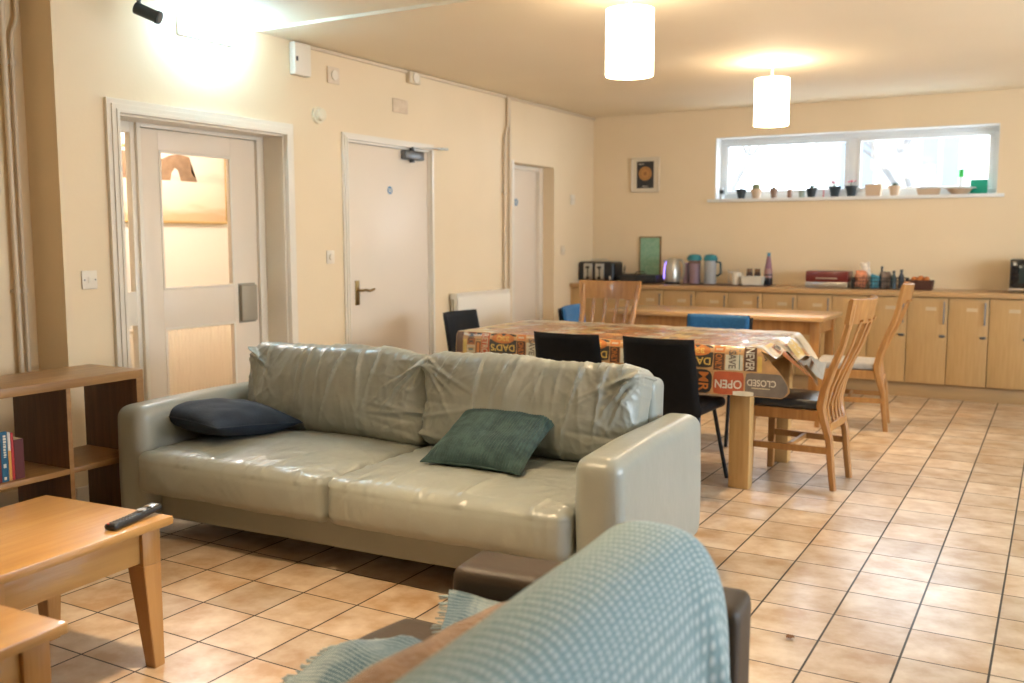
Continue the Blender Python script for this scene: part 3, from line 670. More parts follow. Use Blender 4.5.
def back_cushion(x0, x1, seed):
    w = x1-x0-.004; h = .41; th = .21; rnd = random.Random(seed); folds = []
    for k in range(11):      # folds hanging from the top seam
        x = (-.5+(k+.5)/11+rnd.uniform(-.03, .03))*w; lean = rnd.uniform(-.11, .05)
        folds.append(((x, h/2-.02), (x+lean, h/2-rnd.uniform(.12, .36)), rnd.uniform(.4, 1.2), rnd.uniform(.005, .010)))
    for s in (-1, 1):
        for k in range(7):   # drag lines fanning out of the top corners
            th_ = R(rnd.uniform(22, 82)); rr_ = rnd.uniform(.16, .38); z = h/2-rnd.uniform(.02, .06)
            folds.append(((s*w/2*.98, z), (s*(w/2*.98-rr_*math.cos(th_)), z-rr_*math.sin(th_)), rnd.uniform(.6, 1.2), rnd.uniform(.005, .010)))
        for k in range(4): z = -h/2+rnd.uniform(.02, .2); folds.append(((s*w/2, z), (s*(w/2-rnd.uniform(.12, .34)), z+rnd.uniform(-.05, .09)), rnd.choice((-1, 1))*rnd.uniform(.4, .9), .010))
    def dd(p, n):
        u, v = p.x/(w/2), p.z/(h/2); q = p.copy()
        puff = (1-abs(u)**3)*(1-abs(v)**2.4)
        if p.y < 0: q.y -= .060*puff*(1.25-.35*v)
        if p.z > 0: q.z += .020*(1-u**4)+.008*nz(p.x*5, 0, seed)
        else: q.z -= .008*(1-u**4)
        f = 0
        if n.y < -.2 or n.z > .2:
            for a, b_, s, wd in folds:
                dist, k = seg_d(p.x, p.z, a, b_)
                if dist < .07: f += s*.014*math.exp(-(dist/wd)**2)*(1-k*.85)*min(1, k*6+.35)
        f += .018*nz(p.x*2.6, p.z*3, seed)+.007*nz(p.x*8, p.z*5, seed)+.002*nz(p.x*20, p.z*14, seed)
        sl = .35*math.copysign(1, u)*abs(u)            # creases lean outwards at the ends
        f += .0065*ridged(p.x*1.5+p.z*sl, p.z*.55, seed+4, 7)*(.35+.65*abs(v))+.007*ridged(p.x+p.z*.8*math.copysign(1, u), p.z-p.x*.4*math.copysign(1, u), seed+9, 6)*abs(u)**1.5
        if n.z > -.2 and p.z > 0:
            dist = abs(p.y+.045) if n.z > .6 else 1; f -= .005*math.exp(-(dist/.008)**2)
        return q+n*f
    bm = B(); M = Matrix.Translation(((x0+x1)/2, .265, .608)) @ Matrix.Rotation(R(-13), 4, 'X')
    rbox(bm, w, th, h, .05, 170, 22, 84, dd, M); return obj('back_cushion', bm, M_leather, sofa)
back_cushion(-1.055, .01, 4); back_cushion(.01, 1.052, 7)

# scatter cushions
def scatter(name, label, w, h, th, M, material, seed, ribs=0, dent=None, flat=.34):
    bm = B()
    def shape(sgn):
        def fn(a, b_):
            u, v = a*2-1, b_*2-1
            uu = math.copysign(abs(u)**.8, u); vv = math.copysign(abs(v)**.8, v)
            pin = 1-.07*(1-abs(vv)**2)*abs(uu)**6; pin2 = 1-.07*(1-abs(uu)**2)*abs(vv)**6
            x = uu*w/2*pin; y = vv*h/2*pin2
            z = sgn*th/2*max(0, (1-abs(uu)**2.4))**.62*max(0, (1-abs(vv)**2.4))**.62
            if sgn > 0:
                z += (.010*nz(x*7, y*7, seed)+.006*nz(x*15, y*12, seed))*min(1, abs(z)/.02)
                if dent: z -= dent*math.exp(-((x-.03)**2+(y-.02)**2)/.008)
                if ribs: z += ribs*abs(math.sin(PI*x/.0125))*min(1, abs(z)/.01)
            else: z = max(z, -th*flat)
            return M @ Vector((x, y, z))
        return fn
    n = 200 if ribs else 60
    gridsurf(bm, shape(1), n, 60, 0); gridsurf(bm, shape(-1), n, 60, 0)
    bmesh.ops.remove_doubles(bm, verts=bm.verts, dist=.0006)
    t = thing(name, label, 'cushion', M.translation); o = obj('cushion_cover', bm, material, t); o.location = -M.translation
    bm = B(); pts = []
    for k in range(120):
        s = k/30; e_ = int(s) % 4; f = (s-int(s))*2-1
        u, v = ((f, -1), (1, f), (-f, 1), (-1, -f))[e_]; pin = 1-.07*(1-abs(v)**2)*abs(u)**6; pin2 = 1-.07*(1-abs(u)**2)*abs(v)**6
        pts.append(M @ Vector((u*w/2*pin, v*h/2*pin2, 0)))
    sweep(bm, pts, circ(.0035, 6), closed=True, up=(M.to_3x3() @ Vector((0, 0, 1)))); p = obj('seam', bm, material, t); p.location = -M.translation
    return t
M_navy = mat('navy_velvet', (.006, .014, .030), .8, col2=(.011, .024, .045), nscale=9, bump=.25, bscale=120, sheen=.03)
M_teal = mat('teal_chenille', (.014, .040, .042), .85, col2=(.050, .098, .086), nscale=22, bump=.3, bscale=120, sheen=.04)
scatter('navy_cushion', 'dark navy cushion lying flat at the left end of the sofa', .50, .52, .17, Matrix.Translation((-3.435, 3.29, .512)) @ Matrix.Rotation(R(-6), 4, 'Z') @ Matrix.Rotation(R(-6), 4, 'X') @ Matrix.Rotation(R(2), 4, 'Y'), M_navy, 2)
scatter('teal_cushion', 'dark green ribbed cushion leaning back on the right half of the sofa', .45, .43, .12, Matrix.Translation((-2.03, 3.40, .532)) @ Matrix.Rotation(R(4), 4, 'Z') @ Matrix.Rotation(R(21), 4, 'X') @ Matrix.Rotation(R(1), 4, 'Y'), M_teal, 5, ribs=.0055, dent=.022)

# ------------------------------------------------------------------ brown leather sofa in the foreground
s2 = thing('leather_sofa', 'dark brown leather sofa in the foreground under a pale blue throw', 'sofa', (0, 0, 0))
bm = B(); rbox(bm, .72, .18, .46, .03, 36, 10, 18, lambda p, n: p+n*(.005*nz(p.x*4, p.y*4, p.z*4)), Matrix.Translation((-.940, 2.075, .32)) @ Matrix.Rotation(R(5), 4, 'Z')); obj('arm', bm, M_brownleather, s2)
bm = B(); rbox(bm, .84, .19, .47, .045, 20, 8, 10, None, Matrix.Translation((-.95, -.02, .32))); obj('arm', bm, M_brownleather, s2)
bm = B(); rbox(bm, .72, 1.86, .20, .02, 20, 40, 8, None, Matrix.Translation((-1.01, 1.01, .185))); obj('base', bm, M_brownleather, s2)
for k in range(2):
    bm = B(); rbox(bm, .60, .91, .15, .045, 24, 30, 10, lambda p, n: p+n*(.008*nz(p.x*4, p.y*4, 3))+Vector((0, 0, .018*(1-abs(p.y/.45)**3) if p.z > 0 else 0)), Matrix.Translation((-1.13, 1.50-k*.92, .335))); obj('seat_cushion', bm, M_brownleather, s2)
bm = B(); rbox(bm, .15, 1.74, .62, .07, 12, 50, 24, lambda p, n: p-Vector((0, 0, max(0, p.z)*1.0*max(0, (p.y-.55)/.32)**2*.45)), Matrix.Translation((-.685, .92, .42)) @ Matrix.Rotation(R(6), 4, 'Y')); obj('back_frame', bm, M_brownleather, s2)
for x in (-1.2, -.65):
    for y in (.05, 1.95): bm = B(); lathe(bm, [(.025, 0), (.03, .09)], (x, y, 0), 16); obj('foot', bm, M_blackmetal, s2)
def throw_mat(name, c1, c2, cellscale=28, c3=None):
    m = bpy.data.materials.new(name); m.use_nodes = True; nt = m.node_tree; N = nt.nodes; L = nt.links; b = N['Principled BSDF']
    b.inputs['Roughness'].default_value = .9; b.inputs['Sheen Weight'].default_value = .3
    uv = N.new('ShaderNodeUVMap'); v = N.new('ShaderNodeTexVoronoi'); v.inputs['Scale'].default_value = cellscale; v.inputs['Randomness'].default_value = .15
    L.new(uv.outputs[0], v.inputs['Vector'])
    r = N.new('ShaderNodeValToRGB'); r.color_ramp.elements[0].color = (*c2, 1); r.color_ramp.elements[1].color = (*c1, 1); r.color_ramp.elements[0].position = .12; r.color_ramp.elements[1].position = .40
    L.new(v.outputs['Distance'], r.inputs[0])
    n = N.new('ShaderNodeTexNoise'); n.inputs['Scale'].default_value = 3; n.inputs['Detail'].default_value = 5; L.new(uv.outputs[0], n.inputs['Vector'])
    if c3:
        mr = N.new('ShaderNodeMapRange'); mr.inputs[1].default_value = .45; mr.inputs[2].default_value = .6; L.new(n.outputs[0], mr.inputs[0])
        mx = N.new('ShaderNodeMix'); mx.data_type = 'RGBA'; L.new(mr.outputs[0], mx.inputs[0]); L.new(r.outputs[0], mx.inputs[6]); mx.inputs[7].default_value = (*c3, 1); L.new(mx.outputs[2], b.inputs['Base Color'])
    else: L.new(r.outputs[0], b.inputs['Base Color'])
    bp = N.new('ShaderNodeBump'); bp.inputs['Strength'].default_value = .6; bp.inputs['Distance'].default_value = .006; bp.invert = True
    L.new(v.outputs['Distance'], bp.inputs['Height']); L.new(bp.outputs[0], b.inputs['Normal'])
    return m
def cloth(name, fn, nu, nv, material, uvs, thick=.006, label=None, cat=None, parent=None):
    bm = B(); g = gridsurf(bm, fn, nu, nv); uvl = bm.loops.layers.uv.new('UVMap')
    idx = {}
    for i in range(nu+1):
        for j in range(nv+1): idx[g[i][j]] = (i/nu*uvs[0], j/nv*uvs[1])
    for f in bm.faces:
        for l in f.loops: l[uvl].uv = idx[l.vert]
    o = obj(name, bm, material, parent); md = o.modifiers.new('thickness', 'SOLIDIFY'); md.thickness = thick; md.offset = 0
    if label: tag(o, label, cat)
    return o
M_throw = throw_mat('pale_blue_honeycomb_throw', (.25, .39, .43), (.62, .71, .72), 40)
# path over the back in the XZ plane, from rear hem up over the top and down to the front
def throw_fn(a, b_):
    # a: across path (0 rear hem .. 1 front hem), b_: along the back (0 near .. 1 far end)
    P = [(-.565, .10), (-.555, .30), (-.562, .50), (-.572, .66), (-.590, .72), (-.625, .758), (-.68, .770), (-.735, .762), (-.775, .73), (-.81, .66), (-.835, .52), (-.85, .47)]
    k = a*(len(P)-1); i = min(int(k), len(P)-2); f = k-i
    p0 = P[max(i-1, 0)]; p1 = P[i]; p2 = P[i+1]; p3 = P[min(i+2, len(P)-1)]
    def cr(a0, a1, a2, a3, t): return .5*((2*a1)+(-a0+a2)*t+(2*a0-5*a1+4*a2-a3)*t*t+(-a0+3*a1-3*a2+a3)*t*t*t)
    x = cr(p0[0], p1[0], p2[0], p3[0], f); z = cr(p0[1], p1[1], p2[1], p3[1], f)
    y = -.15+b_*2.12
    e_ = max(0, (y-1.74)/.23)                       # droop over the far end of the back
    drop = .24*e_**2.0
    z2 = z-drop*max(0, min(1, (z-.35)/.35)); x2 = x+.02*math.sin(e_*2.4)
    if a < .35: x2 += .012*math.sin(y*9+z*2)*(1-a/.35)+ .03*math.exp(-((y-1.78-(.5-z)*.25)/.045)**2)*max(0, min(1, (.78-z)/.3))
    if a < .5: x2 -= .035*max(0, (y-1.80)/.17)**1.6
    z2 += .022*max(0, min(1, (y-1.0)/.7))*max(0, min(1, (z-.6)/.15))
    x2 += .006*nz(y*3, z*3, 1)
    return Vector((x2, y, max(z2, .03)+.012*min(1, z/.6)+.008*nz(y*2.5, x*6, 4)))
cloth('blue_throw', throw_fn, 110, 170, M_throw, (1.5, 2.1), .012, 'pale blue honeycomb throw draped over the back of the brown sofa', 'blanket')
M_throw2 = throw_mat('blue_white_woven_throw', (.04, .11, .17), (.34, .42, .45), 90, (.38, .46, .48))
def left2(y):
    K = [(.4, -1.395), (1.42, -1.39), (1.58, -1.375), (1.66, -1.35), (1.705, -1.30), (1.73, -1.215), (1.78, -1.205), (1.88, -1.25), (1.98, -1.305), (2.1, -1.31)]
    for (y0, x0), (y1, x1) in zip(K, K[1:]):
        if y <= y1: return x0+(x1-x0)*max(0, (y-y0)/(y1-y0))
    return K[-1][1]
def throw2(a, b_):
    """lies crumpled on top of the seat, bunched up against the far arm"""
    y = .45+1.50*b_; xl = left2(y)+.004*nz(y*30, 2); x = xl+a*(-.82-xl)
    e_ = max(0, (y-1.62)/.33); edge = min(1, a*9)
    z = .418+.060*e_**1.5
    lump = .050*math.exp(-((y-1.60)/.085)**2)*math.exp(-((x+1.32)/.07)**2)
    f = .030*max(0, math.sin(y*9+x*11))**2+.022*abs(nz(x*6, y*5, 7))+.014*nz(x*13, y*11, 2)
    return Vector((x, y, z+max(0, f)*(.35+.65*edge)+lump+.008))
t2 = cloth('woven_throw', throw2, 120, 150, M_throw2, (1.2, 1.5), .008, 'crumpled blue and white woven throw lying on the brown sofa seat', 'blanket')
bm = B(); rr = random.Random(2)
for k in range(90):
    v = throw2(0, rr.uniform(.55, .99))
    d = Vector((-.028+rr.uniform(-.006, .006), rr.uniform(-.004, .014), -.008))
    tube(bm, [v, v+d*.6, v+d], .0022, 5)
o = obj('fringe', bm, mat('pale_fringe', (.32, .40, .43), .9), t2); o['kind'] = 'stuff'
bm = B()
def bc(p, n):
    v = p.y/.42; u = p.z/.12
    return Vector((p.x*(1-.25*abs(v)**3)+.010*nz(p.y*6, p.z*9, 2), p.y, p.z*(1-.22*abs(v)**4)))+n*(.012*nz(p.x*8, p.y*8, p.z*8))
rbox(bm, .13, .86, .26, .055, 14, 60, 24, bc, Matrix.Translation((-.912, 1.43, .540)) @ Matrix.Rotation(R(-6), 4, 'X') @ Matrix.Rotation(R(14), 4, 'Y'))
tag(obj('brown_cushion', bm, mat('tan_fur', (.28, .155, .085), .95, col2=(.42, .26, .16), nscale=14, bump=.8, bscale=90, sheen=.5)), 'tan brown furry cushion tucked between the brown sofa back and its seat', 'cushion')

# ------------------------------------------------------------------ dining table with printed cloth
TX0, TX1, TY0, TY1, TZ = -3.235, -1.385, 5.05, 5.98, .785
t = thing('dining_table', 'long oak dining table under the printed oilcloth', 'table', (0, 0, 0))
bm = B(); bx(bm, TX0, TX1, TY0+.02, TY1, TZ-.03, TZ, .004); obj('tabletop', bm, M_tablex, t)
for x0, y0 in ((-1.533, 5.105), (TX0+.04, 5.105), (-1.50, 5.84), (TX0+.04, 5.84)):
    bm = B(); bx(bm, x0, x0+.112, y0, y0+.085, 0, TZ-.03, .004); obj('leg', bm, M_tablew, t)
bm = B()
bx(bm, TX0+.15, -1.53, 5.13, 5.15, .65, TZ-.03); bx(bm, TX0+.15, -1.50, 5.9, 5.92, .65, TZ-.03); bx(bm, -1.45, -1.43, 5.19, 5.84, .65, TZ-.03); bx(bm, TX0+.08, TX0+.1, 5.19, 5.84, .65, TZ-.03)
obj('apron', bm, M_tablew, t)
# printed cloth: (s, t) cloth coordinates, t = distance from the near fold (negative = hanging side)
ZT = TZ+.006; DROP = .262; FR = .012
rp = random.Random(11)
def cloth_pt(s, v, off=0):
    """s = world X along the table; v>0 on the top, v<0 hanging down the near side"""
    wob = .006*nz(s*5, v*6, 1)+.004*nz(s*12, v*10, 3)+(.0055*nz(s*15, v*13, 8) if v > 0 else 0)
    if v >= 0:
        zz = ZT+abs(wob)*.9; x = s
        if s > TX1:                                       # end overhang droops
            e_ = s-TX1; dr = .35+.45*min(1, v/.8); x = TX1+e_*.80; zz -= dr*e_*1.3*(1-math.exp(-e_*14)); zz -= .02*math.sin(v*16)*min(1, e_/.1)
        y = TY0-.016+v
        return Vector((x, y-off*0, zz+off))
    d = -v; bow = .016*math.sin(s*8.5)*min(1, d/.1)+.006*math.sin(s*21)*min(1, d/.15)
    y = TY0-.022-.012*min(1, d/.03)-.012*d/.26+bow*.5
    return Vector((s, y-off, ZT+.002-d))
def rim(v):  # right boundary of the cloth as a function of v
    if v < 0: d = -v/DROP; return TX1+.02+.185*math.sin(PI/2*d)**1.1-.05*max(0, (d-.8)/.2)**2
    return TX1+.10+.06*min(1, v/.75)
cols = {'cream': (.62, .50, .33), 'dark': (.055, .05, .045), 'orange': (.60, .20, .05), 'red': (.50, .10, .035), 'brown': (.13, .06, .035), 'yellow': (.72, .48, .12), 'teal': (.16, .21, .18), 'white': (.74, .66, .52), 'rust': (.42, .13, .04), 'grey': (.20, .16, .13), 'pale': (.66, .62, .47), 'tan': (.58, .33, .14)}
cn = list(cols)
MC = []
for k in cn:
    c = cols[k]; MC.append(mat('oilcloth_'+k, c, .30, col2=tuple(v*.78 for v in c), nscale=22, coat=.8))
bm = B()
# ground sheet
def sheet(v0, v1, nv):
    g = []; n = 150
    for j in range(nv+1):
        v = v0+(v1-v0)*j/nv; xr = rim(v); row = []
        for i in range(n+1):
            s = TX0-.012+(xr-TX0+.012)*i/n; row.append(bm.verts.new(cloth_pt(s, v)))
        g.append(row)
    for j in range(nv):
        for i in range(n): bm.faces.new((g[j][i], g[j][i+1], g[j+1][i+1], g[j+1][i])).material_index = cn.index('tan' if v1 <= 0 else 'cream')  # paler ground on the top puts the sheen into the colour
    return g
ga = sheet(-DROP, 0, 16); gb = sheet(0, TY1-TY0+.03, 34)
# far side hang, short
n = len(gb[-1]); low = [bm.verts.new(v.co+Vector((0, .012, -.18))) for v in gb[-1]]
for i in range(n-1): bm.faces.new((gb[-1][i], gb[-1][i+1], low[i+1], low[i])).material_index = cn.index('cream')
low2 = [bm.verts.new(r_[0].co+Vector((-.012, 0, -.16))) for r_ in gb]
for i in range(len(gb)-1): bm.faces.new((gb[i][0], gb[i+1][0], low2[i+1], low2[i])).material_index = cn.index('cream')
# end flap at the far right corner, reverse side of the cloth showing
def patch(s0, s1, v0, v1, col, lvl=1, rnd=0):
    n = max(1, int(abs(s1-s0)/.03)); m_ = max(1, int(abs(v1-v0)/.03)); g = []
    for j in range(m_+1):
        row = []
        for i in range(n+1):
            s = s0+(s1-s0)*i/n; v = v0+(v1-v0)*j/m_
            if rnd:   # rounded corners
                cx_, cy_ = (s0+s1)/2, (v0+v1)/2; hx_, hy_ = (s1-s0)/2, (v1-v0)/2
                if i in (0, n) and j in (0, m_): s = cx_+(s-cx_)*(1-rnd/hx_*.5); v = cy_+(v-cy_)*(1-rnd/hy_*.5)
            s = min(s, rim(v)-.004); row.append(bm.verts.new(cloth_pt(s, v, .0009*lvl)))
        g.append(row)
    for j in range(m_):
        for i in range(n):
            try: bm.faces.new((g[j][i], g[j][i+1], g[j+1][i+1], g[j+1][i])).material_index = cn.index(col)
            except ValueError: pass
def ellipse(sc, vc, rs, rv, col, lvl=2, n=20):
    c = bm.verts.new(cloth_pt(sc, vc, .0009*lvl)); ring = [bm.verts.new(cloth_pt(min(sc+rs*math.cos(2*PI*k/n), rim(vc)), vc+rv*math.sin(2*PI*k/n), .0009*lvl)) for k in range(n)]
    for k in range(n): bm.faces.new((c, ring[k], ring[(k+1) % n])).material_index = cn.index(col)
TXT = {}
def glyphs(text):
    if text in TXT: return TXT[text]
    cu = bpy.data.curves.new('lettering', 'FONT'); cu.body = text; cu.offset = .02; o = bpy.data.objects.new('lettering', cu); C.objects.link(o)
    dg = bpy.context.evaluated_depsgraph_get(); me = o.evaluated_get(dg).to_mesh()
    vs = [v.co.copy() for v in me.vertices]; fs = [tuple(p.vertices) for p in me.polygons]; o.evaluated_get(dg).to_mesh_clear()
    bpy.data.objects.remove(o); bpy.data.curves.remove(cu)
    x0 = min(v.x for v in vs); x1 = max(v.x for v in vs); y0 = min(v.y for v in vs); y1 = max(v.y for v in vs)
    TXT[text] = ([((v.x-x0)/(x1-x0), (v.y-y0)/(y1-y0)) for v in vs], fs); return TXT[text]
def word(text, s0, s1, v0, v1, col, mode='flip', lvl=3):
    """flip: upside down as the near side shows it; vert: reading downwards"""
    vs, fs = glyphs(text); out = []
    for (a, b_) in vs:
        if mode == 'flip': s = s1-(s1-s0)*a; v = v1-(v1-v0)*b_
        else: s = s0+(s1-s0)*b_; v = v1-(v1-v0)*a
        out.append(bm.verts.new(cloth_pt(min(s, rim(v)-.002), v, .0009*lvl)))
    for f in fs:
        try: bm.faces.new([out[i] for i in f]).material_index = cn.index(col)
        except ValueError: pass
P0 = -1.60; PER = .61; RH = .262
def tile(r, vb):
    """one repeat of the print; r = right edge of the DAD'S plaque, vb = v of the top of the row pair (0 at fold)"""
    top = {'dark': 'rust', 'brown': 'orange', 'grey': 'yellow', 'teal': 'white'} if vb > 0 else {}  # lighter print colours on the table top paint in its glare
    def inr(s0, s1): return s0 < rim(vb-.05)-.02 and s1 > TX0
    def pp(s0, s1, v0, v1, c, l=1, rn=0):
        s0 += r; s1 += r
        if not inr(s0, s1): return
        patch(max(s0, TX0-.008), s1, vb+v0, vb+v1, top.get(c, c), l, rn)
    def ww(tx, s0, s1, v0, v1, c, mode='flip'):
        s0 += r; s1 += r
        if s0 < TX0 or s1 > rim(vb+v0)+.06: return
        word(tx, s0, s1, vb+v0, vb+v1, c, mode)
    pp(-.185, 0, -.120, -.002, 'dark', 1, .01)
    if r-.1 > TX0: 
        ellipse(r-.092, vb-.030, .078, .030, 'orange', 2); ww('BBQ', -.135, -.05, -.045, -.012, 'yellow')
    ww("DAD'S", -.175, -.012, -.108, -.066, 'yellow')
    pp(-.185, -.002, -.258, -.132, 'dark', 1, .02)
    ww('MR', -.075, -.020, -.250, -.145, 'orange', 'vert'); pp(-.168, -.160, -.235, -.15, 'white', 2); pp(-.150, -.144, -.225, -.17, 'white', 2); pp(-.132, -.112, -.215, -.185, 'grey', 2)
    pp(.004, .062, -.035, -.002, 'orange'); pp(.014, .052, -.024, -.014, 'cream', 2)
    pp(.004, .062, -.130, -.040, 'brown'); ww('ONLY', .014, .050, -.126, -.044, 'orange', 'vert')
    pp(.068, .160, -.128, -.012, 'pale'); ww('SAVE', .085, .125, -.118, -.022, 'grey', 'vert'); pp(.140, .146, -.122, -.018, 'teal', 2)
    pp(.166, .234, -.128, -.002, 'brown'); ww('NEVER', .176, .222, -.126, -.004, 'white', 'vert')
    pp(.238, .262, -.13, -.012, 'yellow'); 
    pp(.266, .325, -.075, -.002, 'rust'); ww('MILK', .275, .315, -.072, -.006, 'dark', 'vert')
    pp(.266, .325, -.13, -.080, 'cream'); pp(.278, .312, -.112, -.098, 'teal', 2)
    pp(.330, .365, -.045, -.004, 'dark'); pp(.330, .365, -.13, -.055, 'brown', 1); pp(.338, .357, -.122, -.062, 'orange', 2)
    pp(.368, .424, -.130, -.002, 'red'); ww('RETRO', .374, .416, -.126, -.006, 'cream', 'vert')
    pp(.006, .168, -.258, -.136, 'red', 1, .01); ww('OPEN', .016, .158, -.226, -.180, 'white')
    pp(.110, .225, -.262, -.236, 'white', 2, .006)
    pp(.176, .356 if r < P0-.1 else .40, -.258, -.136, 'grey', 1, .01); ww('CLOSED', .186, .340, -.205, -.170, 'white'); pp(.21, .31, -.219, -.213, 'cream', 2)
    pp(.362, .42, -.258, -.136, 'teal', 1); pp(.372, .410, -.205, -.175, 'cream', 2)
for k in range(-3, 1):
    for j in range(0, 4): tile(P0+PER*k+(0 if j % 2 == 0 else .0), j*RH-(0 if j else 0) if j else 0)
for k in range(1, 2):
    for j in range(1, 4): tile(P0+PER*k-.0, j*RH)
cl_ = obj('tablecloth', bm, MC, smooth=True, angle=60); tag(cl_, 'printed oilcloth of retro sign plaques covering the long dining table', 'tablecloth')
# hanging flap at the far right corner showing the plain reverse
bm = B()
def flap(a, b_):
    y = 5.50+a*.50; x = TX1+.13+.045*a+.01*math.sin(a*9); z0 = cloth_pt(rim(y-TY0), y-TY0).z
    return Vector((x-.02*b_, y+.01, z0-.002-b_*(.02+.10*a**1.2)))
gridsurf(bm, flap, 24, 8); obj('reverse_flap', bm, mat('cloth_reverse', (.40, .35, .27), .8, col2=(.34, .30, .23), nscale=40), cl_)['label'] = 'plain beige underside of the cloth'

# ------------------------------------------------------------------ second table
t = thing('wooden_table', 'bare wooden table standing behind the dining table', 'table', (0, 0, 0))
bm = B(); bx(bm, -3.35, -1.545, 7.53, 8.25, .725, .76, .004); obj('tabletop', bm, M_tablex, t)
for x0, y0 in ((-1.66, 7.58), (-3.30, 7.58), (-1.66, 8.13), (-3.30, 8.13)):
    bm = B(); bx(bm, x0, x0+.07, y0, y0+.07, 0, .725, .004); obj('leg', bm, M_chairw, t)
bm = B(); bx(bm, -3.25, -1.66, 7.60, 7.62, .62, .725); bx(bm, -3.25, -1.66, 8.16, 8.18, .62, .725); bx(bm, -1.63, -1.61, 7.65, 8.13, .62, .725); bx(bm, -3.27, -3.25, 7.65, 8.13, .62, .725); obj('apron', bm, M_chairw, t)

# ------------------------------------------------------------------ chairs
def wood_chair(label, loc, rz, seatm, group='slatted wooden dining chairs'):
    t = thing('wooden_chair', label, 'chair', loc, rz, group)
    yz = [(-.27, 0), (-.255, .12), (-.24, .28), (-.205, .40), (-.195, .46), (-.213, .557), (-.25, .665), (-.298, .79), (-.336, .936), (-.352, 1.02)]
    for s in (-1, 1):
        pts = [(s*(.175+.045*max(0, z-.3)/.7), y, z) for y, z in yz]
        bm = B(); sweep(bm, pts, rect(.036, .034, .008), up=(1, 0, 0), scales=[.95, 1, 1.1, 1.3, 1.35, 1.25, 1.1, 1, .95, .85]); obj('rear_leg', bm, M_chairw, t)
    def bow(x, top=0): return .052*(1-(x/.235)**2)
    bm = B(); n = 18; rows = []
    for i in range(n+1):
        x = -.25+.50*i/n; b0 = bow(x)
        lo, hi = .915, 1.045+.006*(x/.238)**2
        rows.append([bm.verts.new(p) for p in ((x*.95, -.318-b0, lo), (x, -.340-b0, hi-.02), (x, -.350-b0, hi), (x, -.366-b0, hi-.004), (x*.95, -.344-b0, lo))])
    for a, b_ in zip(rows, rows[1:]):
        for j in range(5): bm.faces.new((a[j], a[(j+1) % 5], b_[(j+1) % 5], b_[j]))
    bm.faces.new(rows[0]); bm.faces.new(rows[-1][::-1]); obj('top_rail', bm, M_chairw, t)
    bm = B(); bx(bm, -.17, .17, -.245, -.222, .32, .365, .004); obj('lower_rail', bm, M_chairw, t)
    for x in (-.12, -.04, .04, .12):
        pts = []
        for y, z in yz[2:]:
            if z > .93: z = .93
            k = max(0, (z-.3)/.63); xx = x*(.9+.28*k); pts.append((xx, y-.005-bow(xx)*k*1.0, z))
        pts[0] = (x*.9, -.232, .34); bm = B(); sweep(bm, pts, rect(.024, .012, .003), up=(1, 0, 0)); 
        bm.free(); bm = B(); sweep(bm, pts, rect(.012, .026, .003), up=(1, 0, 0)); obj('slat', bm, M_chairw, t)
    for s in (-1, 1):
        bm = B(); hexa(bm, [(s*.20-.017, .195-.017, 0), (s*.20+.017, .195-.017, 0), (s*.20+.017, .195+.017, 0), (s*.20-.017, .195+.017, 0)], [(s*.195-.021, .185-.021, .43), (s*.195+.021, .185-.021, .43), (s*.195+.021, .185+.021, .43), (s*.195-.021, .185+.021, .43)], bev=.003); obj('front_leg', bm, M_chairw, t)
        bm = B(); hexa(bm, [(s*.183-.01, -.235, .20), (s*.183+.01, -.235, .20), (s*.195+.01, .18, .20), (s*.195-.01, .18, .20)], [(s*.183-.01, -.235, .235), (s*.183+.01, -.235, .235), (s*.195+.01, .18, .235), (s*.195-.01, .18, .235)]); obj('stretcher', bm, M_chairw, t)
    bm = B(); bx(bm, -.185, .185, -.02, .0, .205, .23, .002); obj('cross_stretcher', bm, M_chairw, t)
    bm = B()
    bx(bm, -.185, .185, .175, .197, .375, .435, .003); bx(bm, -.165, .165, -.205, -.183, .375, .43, .003)
    for s in (-1, 1): hexa(bm, [(s*.178-.011, -.2, .375), (s*.178+.011, -.2, .375), (s*.195+.011, .18, .375), (s*.195-.011, .18, .375)], [(s*.178-.011, -.2, .432), (s*.178+.011, -.2, .432), (s*.195+.011, .18, .435), (s*.195-.011, .18, .435)])
    obj('seat_frame', bm, M_chairw, t)
    bm = B()
    def sd(p, n):
        k = (p.y+.21)/.42; q = Vector((p.x*(.84+.16*k), p.y, p.z)); 
        if p.z > 0: q.z += .012*(1-(p.x/.22)**2)*(1-(p.y/.22)**2)
        return q
    rbox(bm, .44, .41, .05, .02, 20, 20, 6, sd, Matrix.Translation((0, .015, .459))); obj('seat', bm, seatm, t)
    return t
M_seatblack = mat('black_vinyl_seat', (.02, .02, .022), .28, coat=.2); M_seatgrey = mat('grey_fabric_seat', (.30, .27, .23), .85, col2=(.38, .34, .29), nscale=30, bump=.2, bscale=200)
c1 = wood_chair('slatted wooden chair with black seat at the near right end of the dining table', (-1.272, 5.50, 0), R(87), M_seatblack)
wood_chair('slatted wooden chair with grey seat, farther right, in front of the cabinets', (-1.305, 7.30, 0), R(96), M_seatgrey)
dup(c1, (-3.05+.12, 6.30, 0), R(180), 'slatted wooden chair on the far side of the dining table facing the camera')
